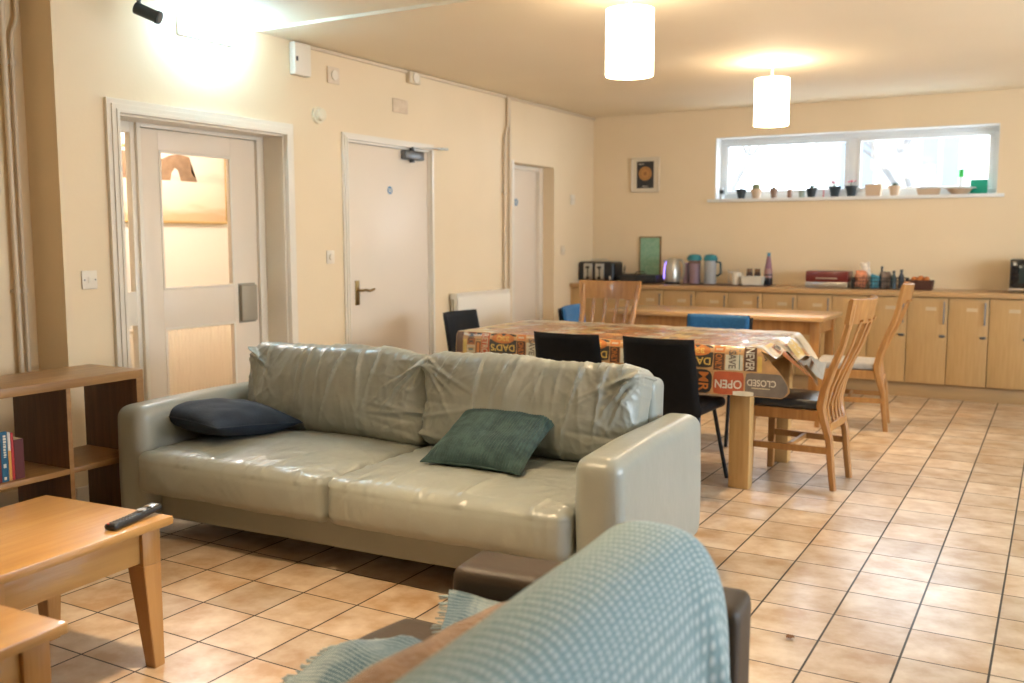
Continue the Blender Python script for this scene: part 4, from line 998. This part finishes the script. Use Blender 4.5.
def pad_back(bm, w0, w1, z0, z1, y0, y1, th, curve, mt=0, wing=0):
    def fn(sg):
        def f(a, b_):
            u = a*2-1; z = z0+(z1-z0)*b_; wd = (w0+(w1-w0)*b_)/2; x = u*wd
            y = y0+(y1-y0)*b_-curve*(1-u*u)-.03*math.sin(PI*b_)*0
            ez = min(1, min(a, 1-a)*16)**.5*min(1, min(b_, 1-b_)*16)**.5
            return Vector((x, y+sg*th/2*ez, z+wing*b_*abs(u)**3-.0*b_))
        return f
    gridsurf(bm, fn(1), 24, 20, mt); gridsurf(bm, fn(-1), 24, 20, mt); bmesh.ops.remove_doubles(bm, verts=bm.verts, dist=.0005)
def black_chair(label, loc, rz, group='black padded dining chairs'):
    t = thing('black_chair', label, 'chair', loc, rz, group)
    bm = B(); pad_back(bm, .43, .405, .425, .845, -.205, -.29, .028, .035); obj('backrest', bm, M_blackleather, t)
    bm = B(); rbox(bm, .42, .42, .055, .024, 20, 20, 8, lambda p, n: p+n*.003*nz(p.x*8, p.y*8, 1), Matrix.Translation((0, .0, .452))); obj('seat', bm, M_blackleather, t)
    for s in (-1, 1):
        bm = B(); tube(bm, [(s*.175, -.13, .43), (s*.198, -.2, .22), (s*.225, -.285, .0)], .0115, 10, up=(1, 0, 0)); obj('rear_leg', bm, M_blackmetal, t)
        bm = B(); tube(bm, [(s*.165, .13, .43), (s*.185, .20, .2), (s*.205, .26, .0)], .0115, 10, up=(1, 0, 0)); obj('front_leg', bm, M_blackmetal, t)
    bm = B(); 
    for s in (-1, 1): tube(bm, [(s*.165, -.17, .422), (s*.165, .17, .422)], .011, 8, up=(1, 0, 0))
    tube(bm, [(-.165, -.13, .422), (.165, -.13, .422)], .011, 8); tube(bm, [(-.165, .13, .422), (.165, .13, .422)], .011, 8); obj('underframe', bm, M_blackmetal, t)
    return t
b1 = black_chair('black padded chair tucked in beside the right arm of the sofa', (-1.815, 5.055, 0), R(-2))
dup(b1, (-2.36, 5.055, 0), R(-1), 'black padded chair behind the middle of the sofa, left of its twin')
dup(b1, (-3.46, 5.82, 0), R(-94), 'black padded chair at the left end of the dining table by the radiator')
def blue_chair(label, loc, rz):
    t = thing('blue_chair', label, 'chair', loc, rz, 'blue upholstered chairs')
    bm = B(); pad_back(bm, .44, .45, .56, .83, -.225, -.26, .04, .03); obj('backrest', bm, M_bluefab, t)
    bm = B(); pad_back(bm, .47, .48, .55, .815, -.255, -.29, .02, .03); obj('back_shell', bm, M_black, t)
    bm = B(); rbox(bm, .46, .44, .07, .03, 20, 20, 8, None, Matrix.Translation((0, .0, .45))); obj('seat', bm, M_bluefab, t)
    for s in (-1, 1):
        bm = B(); tube(bm, [(s*.22, -.29, .70), (s*.22, -.25, .45), (s*.22, -.27, 0)], .012, 10, up=(1, 0, 0)); obj('rear_leg', bm, M_blackmetal, t)
        bm = B(); tube(bm, [(s*.22, .16, .43), (s*.22, .22, 0)], .012, 10, up=(1, 0, 0)); obj('front_leg', bm, M_blackmetal, t)
    bm = B(); tube(bm, [(-.22, -.2, .41), (-.22, .18, .41), (.22, .18, .41), (.22, -.2, .41)], .011, 8); obj('underframe', bm, M_blackmetal, t)
    return t
u1 = blue_chair('blue upholstered chair behind the right half of the dining table', (-2.075, 6.33, 0), R(180))
dup(u1, (-3.14, 7.00, 0), R(-86), 'blue upholstered chair half hidden behind the slatted chair on the left')

# ------------------------------------------------------------------ cabinets and worktop
YC = 8.80
def cabinet(x0, w, label, first=None):
    t = thing('base_cabinet', label, 'cabinet', (x0, YC, .13), 0, 'single-door base cabinets under the worktop')
    bm = B(); bx(bm, .001, w-.001, .02, .52, 0, .738); obj('body', bm, M_cab, t)
    bm = B(); bx(bm, .003, w-.003, 0, .018, .002, .733, .002); d = obj('door', bm, M_cab, t)
    bm = B(); tube(bm, [(w-.03, -.028, .515), (w-.03, -.028, .705)], .006, 8, up=(0, 1, 0))
    for z in (.53, .69): tube(bm, [(w-.03, 0, z), (w-.03, -.028, z)], .005, 8)
    obj('handle', bm, M_grey, d)
    bm = B(); lathe(bm, [(.013, 0), (.013, .006), (.0, .006)], n=16, M=Matrix.Translation((w-.036, 0, .41)) @ Matrix.Rotation(R(90), 4, 'X')); bx(bm, w-.064, w-.016, -.012, -.005, .402, .422, .003); obj('lock', bm, M_grey, d)
    bm = B(); bx(bm, w*.45, w*.45+.085, -.0015, 0, .625, .655); obj('paper_label', bm, M_label, d, smooth=False)
    return t
xs_ = [-3.955+.0, -3.64, -3.32, -3.0, -2.68, -2.363, -2.047, -1.742, -1.44, -1.118, -.798, -.488, -.17, .15, .47]
desc = ['leftmost cabinet in the corner, below the toaster', 'cabinet below the black device, second from the corner', 'cabinet below the kettle', 'cabinet below the tall glass jars', 'cabinet below the coffee press and small white box', 'cabinet below the tall bottle', 'cabinet below the bare worktop just left of the red bread bin',
        'cabinet below the red bread bin', 'cabinet directly behind the near slatted chair back', 'cabinet below the small brown fruit basket', 'cabinet below the bare worktop between fruit basket and microwave', 'cabinet with label at the right edge below the microwave', 'base cabinet just beyond the right picture edge', 'second base cabinet beyond the right picture edge']
for i, d in enumerate(desc):
    cabinet(xs_[i], xs_[i+1]-xs_[i], 'beech '+d if i < 12 else d)
bm = B(); bx(bm, XW+.005, xs_[0]-.002, YC+.005, YC+.02, .13, .868); tag(obj('filler_panel', bm, M_cab), 'narrow beech filler panel in the left corner of the cabinet run', 'panel')
bm = B(); bx(bm, XW+.005, .47, YC+.05, YC+.068, 0, .129, .002); tag(obj('plinth', bm, M_plinth), 'long beech kick board under the cabinets', 'plinth')
bm = B(); bx(bm, XW+.01, .47, YC-.03, YB-.004, .872, .913, .004); tag(obj('worktop', bm, M_worktop), 'long wood-effect worktop running along the back wall', 'worktop')
ZW = .9135; YW = 9.1
# ------------------------------------------------------------------ things on the worktop
t = thing('toaster', 'black and silver four-slot toaster at the left end of the worktop', 'toaster', (-4.12, 9.1, ZW))
bm = B(); rbox(bm, .40, .26, .20, .03, 24, 16, 14, None, Matrix.Translation((0, 0, .112))); obj('toaster_body', bm, M_black, t)
for x in (-.085, .045):
    bm = B(); bx(bm, x-.045, x+.055, -.138, -.125, .03, .195, .008); p = obj('front_panel', bm, M_chrome, t)
    bm = B(); bx(bm, x-.002, x+.010, -.141, -.137, .07, .17); bx(bm, x-.016, x+.024, -.158, -.138, .145, .165, .004); obj('lever', bm, M_black, p)
    bm = B(); lathe(bm, [(.016, 0), (.015, .015), (0, .015)], n=16, M=Matrix.Translation((x+.004, -.138, .05)) @ Matrix.Rotation(R(90), 4, 'X')); obj('dial', bm, M_black, p)
    bm = B(); bx(bm, x-.045, x-.015, -.10, .10, .211, .2135); bx(bm, x+.015, x+.045, -.10, .10, .211, .2135); obj('slot', bm, M_grey, t)
bm = B(); tube(bm, [(-.10, -.02, .215), (-.09, -.02, .232), (.08, -.02, .236), (.10, -.02, .215)], .004, 8); obj('rack', bm, M_chrome, t)
bm = B(); tube(bm, [(.2, .05, .05), (.235, .05, .10), (.24, .06, .16), (.22, .12, .17), (.20, .16, .05), (.22, .17, .004)], .004, 8); obj('power_cable', bm, M_black, t)
bm = B(); bx(bm, .155, .172, -.135, -.131, .03, .07, .002); obj('badge', bm, M_paper, t)
t = thing('media_player', 'flat black electronic device with looped cable beside the kettle', 'device', (-3.66, 9.08, ZW))
bm = B(); bx(bm, -.19, .20, -.12, .12, .006, .085, .006); bx(bm, -.24, .02, -.10, .10, .03, .075, .02); obj('device_body', bm, M_black, t)
bm = B(); tube(bm, [(-.05, -.08, .08), (-.02, -.08, .115), (.05, -.08, .12), (.08, -.08, .10), (.02, -.08, .092), (-.05, -.08, .094), (-.18, -.08, .09)], .005, 8); obj('cable', bm, M_black, t)
t = thing('kettle', 'silver jug kettle with purple lit edge on the worktop', 'kettle', (-3.34, 9.1, ZW))
M_cool = mat('kettle_metal', (.50, .47, .40), .3, .7)
bm = B(); lathe(bm, [(.07, 0), (.078, .01), (.078, .02), (0, .02)], n=28); obj('kettle_base', bm, M_black, t)
bm = B(); lathe(bm, [(.072, .02), (.078, .05), (.076, .14), (.066, .20), (.052, .238), (.03, .252), (0, .255)], n=32); obj('kettle_body', bm, M_cool, t)
bm = B(); sweep(bm, [(.05, 0, .235), (.095, 0, .235), (.118, 0, .19), (.115, 0, .10), (.095, 0, .05), (.075, 0, .045)], rect(.024, .018, .004), up=(0, 1, 0)); obj('handle', bm, M_cool, t)
bm = B(); sweep(bm, [(-.074, -.028, .05), (-.073, -.028, .12), (-.062, -.025, .19), (-.05, -.02, .22)], rect(.02, .012, .003), up=(0, 1, 0)); o = obj('light_strip', bm, mat('purple_glow', (.3, .2, .8), .4, emis=(.30, .20, 1), estr=1.6), t); o['label'] = 'lit purple strip'
bm = B(); hexa(bm, [(-.07, -.02, .19), (-.04, -.025, .19), (-.04, .025, .19), (-.07, .02, .19)], [(-.10, -.012, .23), (-.04, -.02, .24), (-.04, .02, .24), (-.10, .012, .23)]); obj('spout', bm, M_cool, t)
def jug(name, label, cat, x, y, r, h, gm, lidm, lidname='lid', handle=None, lidh=.04, content=None):
    t = thing(name, label, cat, (x, y, ZW)); bm = B()
    lathe(bm, [(r*.92, 0), (r, .01), (r, h), (r-.004, h), (r-.004, .008), (0, .008)], n=28); obj('vessel', bm, gm, t)
    if content:
        bm = B(); lathe(bm, [(0, .01), (r-.006, .01), (r-.006, content[0]), (0, content[0])], n=20); obj('contents', bm, content[1], t)
    if lidm:
        bm = B(); lathe(bm, [(r+.006, h-.012), (r+.012, h+.01), (r*.9, h+lidh), (r*.3, h+lidh+.01), (0, h+lidh+.01)], n=28); obj(lidname, bm, lidm, t)
    if handle:
        bm = B(); sweep(bm, [(r-.01, -.01, h-.02), (r+.045, -.01, h-.03), (r+.05, -.01, h*.45), (r+.01, -.01, h*.35)], rect(.02, .014, .003), up=(0, 1, 0)); obj('handle', bm, handle, t)
    return t
M_teallid = mat('teal_plastic', (.03, .22, .26), .4)
M_mauve = mat('mauve_plastic', (.42, .30, .40), .35, col2=(.48, .36, .44))
jug('tumbler', 'mauve plastic tumbler between kettle and jugs', 'tumbler', -3.215, 9.14, .028, .21, M_mauve, None)
jug('water_jug', 'clear glass jug with teal lid beside the mauve tumbler', 'jug', -3.115, 9.10, .062, .245, M_tintglass, M_teallid, content=(.20, mat('water_shade', (.60, .55, .52), .3)))
jug('water_jug', 'grey tinted jug with teal lid and dark blue handle', 'jug', -2.955, 9.10, .058, .245, mat('grey_tinted_plastic', (.40, .40, .40), .25), M_teallid, handle=mat('dark_teal', (.015, .05, .07), .4))
t = jug('coffee_press', 'small glass coffee press with wire frame left of the white carton', 'coffee press', -2.74, 9.14, .045, .13, M_glass, None)
bm = B()
for k in range(6):
    a = k*PI/3; tube(bm, [(.049*math.cos(a), .049*math.sin(a), 0), (.049*math.cos(a), .049*math.sin(a), .15)], .002, 6)
for z in (.03, .12): lathe(bm, [(.050, z), (.050, z+.006), (.047, z+.006), (.047, z)], n=20)
tube(bm, [(.05, 0, .12), (.09, 0, .12), (.09, 0, .03), (.05, 0, .03)], .005, 8, up=(0, 1, 0)); obj('wire_frame', bm, M_chrome, t)
t = thing('measuring_cup', 'white paper cup standing on the dark tray', 'cup', (-2.675, 9.02, ZW+.012)); bm = B(); lathe(bm, [(.036, 0), (.048, .115), (.044, .115), (.033, .004), (0, .004)], n=24); obj('cup_body', bm, M_paper, t)
bm = B(); tube(bm, [(.044, 0, .09), (.068, 0, .085), (.066, 0, .04), (.04, 0, .035)], .005, 8, up=(0, 1, 0)); obj('handle', bm, M_paper, t)
bm = B(); bx(bm, -3.22, -2.36, 8.94, 9.26, ZW, ZW+.01, .003); tag(obj('serving_tray', bm, mat('dark_brown_tray', (.10, .05, .03), .5)), 'long dark brown tray under the jugs and the bottle', 'tray')
t = thing('storage_tub', 'low white plastic tub in front of two dark jars', 'tub', (-2.51, 9.0, ZW+.011)); bm = B(); hexa(bm, [(-.095, -.04, 0), (.095, -.04, 0), (.095, .04, 0), (-.095, .04, 0)], [(-.105, -.05, .075), (.105, -.05, .075), (.105, .05, .075), (-.105, .05, .075)], bev=.006); obj('tub_body', bm, mat('white_tub', (.72, .66, .54), .4), t)
bm = B(); bx(bm, -.108, .108, -.053, .053, .074, .082, .003); obj('rim', bm, mat('white_tub_rim', (.76, .7, .58), .4), t)
for x, lb in ((-2.575, 'left of the two small dark jars behind the white tub'), (-2.50, 'right of the two small dark jars behind the white tub')):
    t = thing('spice_jar', lb, 'jar', (x, 9.12, ZW+.011), 0, 'dark jars behind the white tub'); bm = B(); lathe(bm, [(.028, 0), (.03, .01), (.03, .10), (.022, .12), (0, .12)], n=20); obj('jar_body', bm, mat('dark_coffee', (.05, .02, .012), .3), t)
    bm = B(); lathe(bm, [(.025, .12), (.026, .15), (0, .151)], n=20); obj('lid', bm, mat('brown_lid', (.20, .10, .04), .4), t)
t = thing('bottle', 'tall dark bottle with mauve neck and blue cap on the tray', 'bottle', (-2.385, 9.08, ZW+.011))
bm = B(); lathe(bm, [(.036, 0), (.040, .008), (.040, .10), (.036, .13), (0, .13)], n=24); lathe(bm, [(.036, .13), (.028, .20), (.016, .27), (0, .271)], n=24, mat=1); obj('bottle_body', bm, [mat('dark_bottle', (.015, .015, .02), .25), mat('mauve_bottle', (.24, .10, .14), .3)], t)
bm = B(); lathe(bm, [(.0405, .07), (.0405, .075), (.038, .15), (.036, .155)], n=24); obj('bottle_label', bm, mat('bottle_label_paint', (.35, .18, .16), .5), t)
bm = B(); lathe(bm, [(.015, .27), (.016, .302), (0, .304)], n=16); obj('cap', bm, mat('blue_cap', (.03, .20, .32), .4), t)
t = thing('bread_bin', 'dark red and steel roll-front bread bin on the worktop', 'bread bin', (-1.83, 9.08, ZW))
bm = B(); bx(bm, -.186, .186, -.12, .13, .004, .055, .004); obj('base', bm, M_chrome, t)
bm = B(); bx(bm, -.186, .186, -.12, .13, .055, .155, .012); obj('lid', bm, mat('dark_red_enamel', (.14, .012, .012), .28, coat=.3), t)
bm = B(); tube(bm, [(-.09, -.122, .09), (-.09, -.136, .09), (.09, -.136, .09), (.09, -.122, .09)], .005, 8); obj('handle', bm, M_chrome, t)
# wire basket of bags and bottles
t = thing('wire_basket', 'black wire basket full of packets and small bottles', 'basket', (-1.39, 9.08, ZW))
bm = B(); w, d, h = .225, .11, .10
for z in (.005, .035, .07, .10):
    tube(bm, [(-w, -d, z), (w, -d, z), (w, d, z), (-w, d, z), (-w, -d, z)], .003, 6)
for k in range(19):
    x = -w+2*w*k/18; tube(bm, [(x, -d, .1), (x, -d, .004), (x, d, .004), (x, d, .1)], .0022, 6, up=(1, 0, 0))
for k in range(1, 8):
    y = -d+2*d*k/8; tube(bm, [(-w, y, .1), (-w, y, .004)], .0022, 6); tube(bm, [(w, y, .1), (w, y, .004)], .0022, 6)
obj('wire_frame', bm, M_black, t)
def packet(x, y, w, h, col, label, seed, cat='packet'):
    bm = B(); rbox(bm, w, .05, h, .02, 12, 6, 14, lambda p, n: p*(1-.12*max(0, p.z/h))+n*.016*nz(p.x*22, p.y*20, p.z*22+seed), Matrix.Translation((x, y, ZW+.008+h/2)) @ Matrix.Rotation(R(seed*13 % 16-8), 4, 'Y')); tag(obj('packet', bm, mat('packet_film', col, .3, col2=tuple(min(1, v*1.7+.03) for v in col), nscale=30)), label, cat, 'packets in the wire basket')
packet(-1.545, 9.05, .10, .16, (.45, .16, .07), 'orange packet at the left of the wire basket', 2); packet(-1.52, 9.12, .09, .235, (.55, .47, .38), 'tall crinkled clear packet standing at the back of the basket', 5)
packet(-1.43, 9.04, .08, .12, (.04, .22, .28), 'teal packet in the middle of the basket', 7); packet(-1.34, 9.10, .09, .15, (.16, .11, .08), 'brown crinkled packet right of the middle of the basket', 4)
def sbottle(x, y, r, h, col, label):
    t = thing('sauce_bottle', label, 'bottle', (x, y, ZW+.009), 0, 'bottles in the wire basket'); bm = B(); lathe(bm, [(r, 0), (r, h*.6), (r*.4, h*.8), (r*.4, h*.88), (0, h*.88)], n=18); obj('bottle_body', bm, mat('bottle_plastic', col, .3), t)
    bm = B(); lathe(bm, [(r*.5, h*.88), (r*.5, h), (0, h)], n=14); obj('cap', bm, M_black, t)
sbottle(-1.27, 9.04, .024, .155, (.02, .05, .055), 'dark green bottle near the right of the basket'); sbottle(-1.215, 9.09, .026, .165, (.02, .03, .05), 'dark blue bottle rightmost in the basket')
sbottle(-1.385, 9.13, .020, .19, (.03, .04, .04), 'slim dark bottle at the back of the basket')
t = thing('fruit_basket', 'small dark woven basket of orange fruit on the worktop', 'basket', (-1.055, 9.08, ZW))
bm = B(); hexa(bm, [(-.095, -.06, 0), (.095, -.06, 0), (.095, .06, 0), (-.095, .06, 0)], [(-.105, -.07, .085), (.105, -.07, .085), (.105, .07, .085), (-.105, .07, .085)], bev=.004)
for k in range(5): z = .012+k*.016; tube(bm, [(-.098, -.064-.002*k, z), (.098, -.064-.002*k, z)], .006, 6)
obj('basket_body', bm, mat('dark_wicker', (.10, .035, .02), .6, bump=.5, bscale=90), t)
for k, (x, y, z) in enumerate(((-.05, -.02, .09), (.0, .01, .098), (.048, -.015, .092), (-.01, -.035, .088))):
    bm = B(); lathe(bm, [(0, -.028), (.018, -.022), (.028, 0), (.018, .022), (0, .026)], n=18); tag(obj('orange', bm, mat('orange_peel', (.55, .17, .03), .5), loc=(-1.055+x, 9.08+y, ZW+z)), ['leftmost orange in the small basket', 'topmost orange at the back of the small basket', 'rightmost orange in the small basket', 'front middle orange in the small basket'][k], 'fruit', 'oranges in the small basket')
t = thing('microwave', 'black microwave at the right edge of the worktop', 'microwave', (-.125, 9.08, ZW))
bm = B(); bx(bm, -.235, .235, -.15, .19, .01, .275, .008); obj('housing', bm, M_black, t)
bm = B(); bx(bm, -.225, .10, -.168, -.15, .045, .268, .005); p = obj('door', bm, mat('black_glass', (.01, .012, .014), .08), t)
bm = B(); bx(bm, -.17, .05, -.1695, -.168, .08, .23, .002); obj('door_window', bm, mat('dark_green_glass', (.02, .035, .035), .1), p)
bm = B(); bx(bm, -.235, .235, -.165, -.148, .012, .04, .003); obj('lower_trim', bm, M_chrome, t)
bm = B(); bx(bm, .11, .225, -.16, -.15, .045, .268, .004); obj('control_panel', bm, M_grey, t)
bm = B(); rbox(bm, .16, .12, .02, .009, 8, 8, 4, None, Matrix.Translation((-.07, 8.98+.03, ZW+.287))); tag(obj('folded_cloth', bm, mat('dark_cloth', (.04, .04, .04), .9)), 'small dark folded cloth on top of the microwave', 'cloth')

# ------------------------------------------------------------------ on the back wall
t = thing('framed_print', 'white-framed black poster with orange round print on the back wall', 'picture', (-3.735, YB, 2.007))
bm = B(); w, h = .155, .175
for q in ((-w, w, -h, -h+.018), (-w, w, h-.018, h), (-w, -w+.018, -h, h), (w-.018, w, -h, h)): bx(bm, q[0], q[1], -.022, 0, q[2], q[3], .003)
obj('frame', bm, mat('pale_frame', (.72, .62, .47), .45), t)
bm = B(); bx(bm, -w+.01, w-.01, -.008, 0, -h+.01, h-.01); obj('mount', bm, mat('cream_mount', (.74, .64, .48), .7), t)
bm = B(); bx(bm, -.092, .092, -.010, -.008, -.135, .135)
bx(bm, -.07, -.02, -.0112, -.010, .105, .112, mat=2); bx(bm, -.03, .03, -.0112, -.010, -.12, -.115, mat=2)
Mr = Matrix.Rotation(R(90), 4, 'X')
def disc(r, y, m_): lathe(bm, [(r, y), (r, y+.0006), (0, y+.0006)], n=32, mat=m_, M=Matrix.Translation((0, 0, .012)) @ Mr)
disc(.07, .0104, 1); disc(.055, .0112, 3); disc(.048, .0120, 1); disc(.018, .0128, 3)
obj('print', bm, [mat('print_black', (.025, .025, .027), .5), mat('print_orange', (.50, .24, .07), .6), M_paper, mat('print_brown', (.30, .13, .04), .6)], t, smooth=False)
t = thing('green_notice', 'green notice in a thin wooden frame above the black device', 'notice', (-3.67, YB, 1.155))
bm = B(); w, h = .118, .238-.012
for q in ((-w, w, -h, -h+.012), (-w, w, h-.012, h), (-w, -w+.012, -h, h), (w-.012, w, -h, h)): bx(bm, q[0], q[1], -.018, 0, q[2], q[3], .002)
obj('frame', bm, mat('thin_wood_frame', (.26, .14, .06), .5), t)
bm = B(); bx(bm, -w+.008, w-.008, -.010, 0, -h+.008, h-.008); obj('sheet', bm, mat('green_sheet', (.20, .40, .25), .6, col2=(.32, .50, .34), nscale=38), t)
# ------------------------------------------------------------------ pots on the window sill
ZS = WZ0+.001; YS = 9.365
M_terra = mat('pale_terracotta', (.60, .44, .30), .7); M_bpot = mat('black_pot', (.02, .03, .035), .5); M_soil = mat('soil', (.06, .035, .02), .9); M_leaf = mat('dark_leaf', (.05, .10, .04), .6); M_red = mat('red_petals', (.60, .05, .09), .6); M_cactus = mat('cactus_green', (.16, .20, .10), .7, col2=(.25, .27, .15), nscale=40)
def pot(x, r, h, pm, label, plant=None, seed=0, square=False, name='plant_pot'):
    r *= 1.25; h *= 1.25; t = thing(name, label, 'plant pot', (x, YS, ZS)); bm = B()
    if square: hexa(bm, [(-r*.85, -r*.5, 0), (r*.85, -r*.5, 0), (r*.85, r*.5, 0), (-r*.85, r*.5, 0)], [(-r, -r*.6, h), (r, -r*.6, h), (r, r*.6, h), (-r, r*.6, h)], bev=.003)
    else: lathe(bm, [(r*.62, 0), (r*.9, h*.8), (r, h*.8), (r*1.02, h), (r*.92, h), (r*.88, h*.9), (0, h*.9)], n=24)
    obj('pot', bm, pm, t); rnd = random.Random(seed)
    if plant == 'flower':
        bm = B()
        for k in range(9):
            a = rnd.uniform(0, 6.28); d = r*rnd.uniform(.1, .7); p = Vector((d*math.cos(a), d*math.sin(a), h+.035+rnd.uniform(-.008, .012))); tube(bm, [(0, 0, h*.9), p], .0015, 5)
            lathe(bm, [(0, -.004), (.012, 0), (.008, .006), (0, .008)], p, 8, 1)
        obj('flowers', bm, [M_leaf, M_red], t)
    elif plant == 'leaf':
        bm = B()
        for k in range(22):
            a = rnd.uniform(0, 6.28); l = rnd.uniform(.5, 1.1)*r; hh = rnd.uniform(.01, .035); p = Vector((l*math.cos(a), l*math.sin(a), h+hh)); q = Vector((0, 0, h*.9)); s = Vector((-math.sin(a), math.cos(a), 0))*.006; mdl = (p+q)/2+Vector((0, 0, .008))
            f = bm.faces.new([bm.verts.new(v) for v in (q, mdl+s, p, mdl-s)])
        obj('leaves', bm, M_leaf if seed % 2 else M_cactus, t)
    elif plant == 'cactus':
        bm = B(); lathe(bm, [(0, 0), (r*.7, .01), (r*.75, .03), (r*.6, .055), (0, .065)], (0, 0, h*.9), 14); obj('cactus', bm, M_cactus, t)
    return t
t = thing('tealight_holder', 'dark small candle cup on the sill in the left corner of the window', 'candle holder', (-2.945, 9.38, ZS+.05)); bm = B(); lathe(bm, [(.022, 0), (.024, .04), (0, .04)], n=18); obj('cup', bm, M_bpot, t)
bm = B(); lathe(bm, [(.024, -.05), (.027, -.001), (0, -.001)], n=18); lathe(bm, [(.02, .04), (.02, .062), (0, .062)], n=16); obj('glass_stand', bm, mat('frosted_glass', (.6, .64, .66), .4), t)
pot(-2.745, .042, .075, M_bpot, 'black pot with pale sprig, leftmost pot on the sill', 'leaf', 2)
pot(-2.60, .045, .072, M_terra, 'terracotta pot with small cactus right of the leftmost black pot', 'cactus', 1)
pot(-2.43, .032, .075, mat('brown_glass_jar', (.22, .13, .08), .4), 'small brown jar with pale sprig left of the brown candle', 'leaf', 4, name='plant_jar')
t = thing('candle', 'short brown candle alone on the sill left of the middle', 'candle', (-2.28, YS, ZS)); bm = B(); lathe(bm, [(.022, 0), (.022, .08), (.018, .08), (0, .076)], n=20); obj('wax', bm, mat('brown_wax', (.26, .15, .10), .5), t); bm = B(); tube(bm, [(0, 0, .076), (0, 0, .088)], .0015, 5); obj('wick', bm, M_bpot, t)
t = thing('glass_tumbler', 'grey-green tumbler on the sill beside a black pot', 'tumbler', (-2.165, YS, ZS)); bm = B(); lathe(bm, [(.026, 0), (.030, .068), (.027, .068), (.024, .004), (0, .004)], n=20); obj('tumbler_body', bm, mat('grey_green_glass', (.28, .32, .26), .35), t)
pot(-2.075, .042, .070, M_bpot, 'black pot with low dark plant right of the grey-green tumbler', 'leaf', 3)
t = thing('red_figurine', 'tiny red and white ornament between two black pots', 'ornament', (-1.965, YS, ZS)); bm = B(); lathe(bm, [(.010, 0), (.007, .03), (.009, .045), (.006, .062), (0, .066)], n=12); obj('figure', bm, mat('red_white_glaze', (.6, .22, .22), .4), t)
pot(-1.865, .045, .078, M_bpot, 'black pot of red flowers, left one of the pair', 'flower', 5); pot(-1.715, .045, .078, M_bpot, 'black pot of red flowers, right one of the pair', 'flower', 6)
pot(-1.52, .058, .085, M_terra, 'square-shouldered terracotta pot right of the red flowers', None, 3, square=True); pot(-1.34, .045, .070, M_terra, 'round terracotta pot with bushy grey-green plant', 'leaf', 9)
t = thing('lidded_dish', 'low brown dish with white lid on the sill, left of the shallow bowl', 'dish', (-1.055, YS, ZS)); bm = B(); hexa(bm, [(-.085, -.035, 0), (.085, -.035, 0), (.085, .035, 0), (-.085, .035, 0)], [(-.10, -.045, .055), (.10, -.045, .055), (.10, .045, .055), (-.10, .045, .055)], bev=.004); obj('dish_body', bm, M_terra, t)
bm = B(); bx(bm, -.125, .125, -.055, .055, .056, .072, .005); obj('lid', bm, mat('white_lid', (.78, .78, .76), .4), t)
t = thing('shallow_bowl', 'shallow brown bowl with a wide white rim near the right of the sill', 'bowl', (-.785-.16+.14, YS, ZS)); bm = B(); lathe(bm, [(.06, 0), (.10, .04), (.10, .046), (0, .04)], n=28); obj('bowl_body', bm, M_terra, t)
bm = B(); lathe(bm, [(.095, .046), (.135, .052), (.135, .058), (.09, .056), (0, .05)], n=28); obj('rim', bm, mat('white_rim', (.76, .76, .74), .4), t)
t = thing('glue_stick', 'green and white tube standing upright near the right of the sill', 'tube', (-.655-.0, 9.40, ZS)); 
bm = B(); lathe(bm, [(.020, .05), (.020, .15), (0, .15)], n=18); obj('tube_body', bm, mat('white_tube', (.7, .72, .72), .4), t)
bm = B(); lathe(bm, [(.021, 0), (.021, .05), (0, .05)], n=18); lathe(bm, [(.022, .15), (.022, .215), (.018, .22), (0, .22)], n=18); obj('cap', bm, mat('bright_green_plastic', (.05, .55, .10), .4), t)
t.location.x = -.80
t = thing('green_card', 'green rectangular card leaning in the right corner of the window', 'card', (-.655, 9.40, ZS)); bm = B(); bx(bm, -.068, .068, -.002, .002, .005, .125, .001, M=Matrix.Rotation(R(-6), 4, 'X')); obj('card_sheet', bm, mat('green_card_paint', (.0, .28, .17), .5), t)
bm = B(); bx(bm, -.02, .02, 0, .025, 0, .004); obj('card_stand', bm, mat('green_card_stand', (.0, .25, .15), .5), t)
# floor mark: a crumb of dried leaf
t = thing('dried_leaf', 'small brown crumpled leaf scrap on the tiles at the bottom right', 'leaf', (-.742, 3.235, .002)); bm = B()
gridsurf(bm, lambda a, b_: Vector(((a-.5)*.035*(1-.6*abs(b_*2-1)), (b_-.5)*.03, .003+.005*abs(math.sin(a*7+b_*5)))), 8, 8); obj('leaf_blade', bm, mat('dry_leaf', (.22, .09, .03), .8), t)
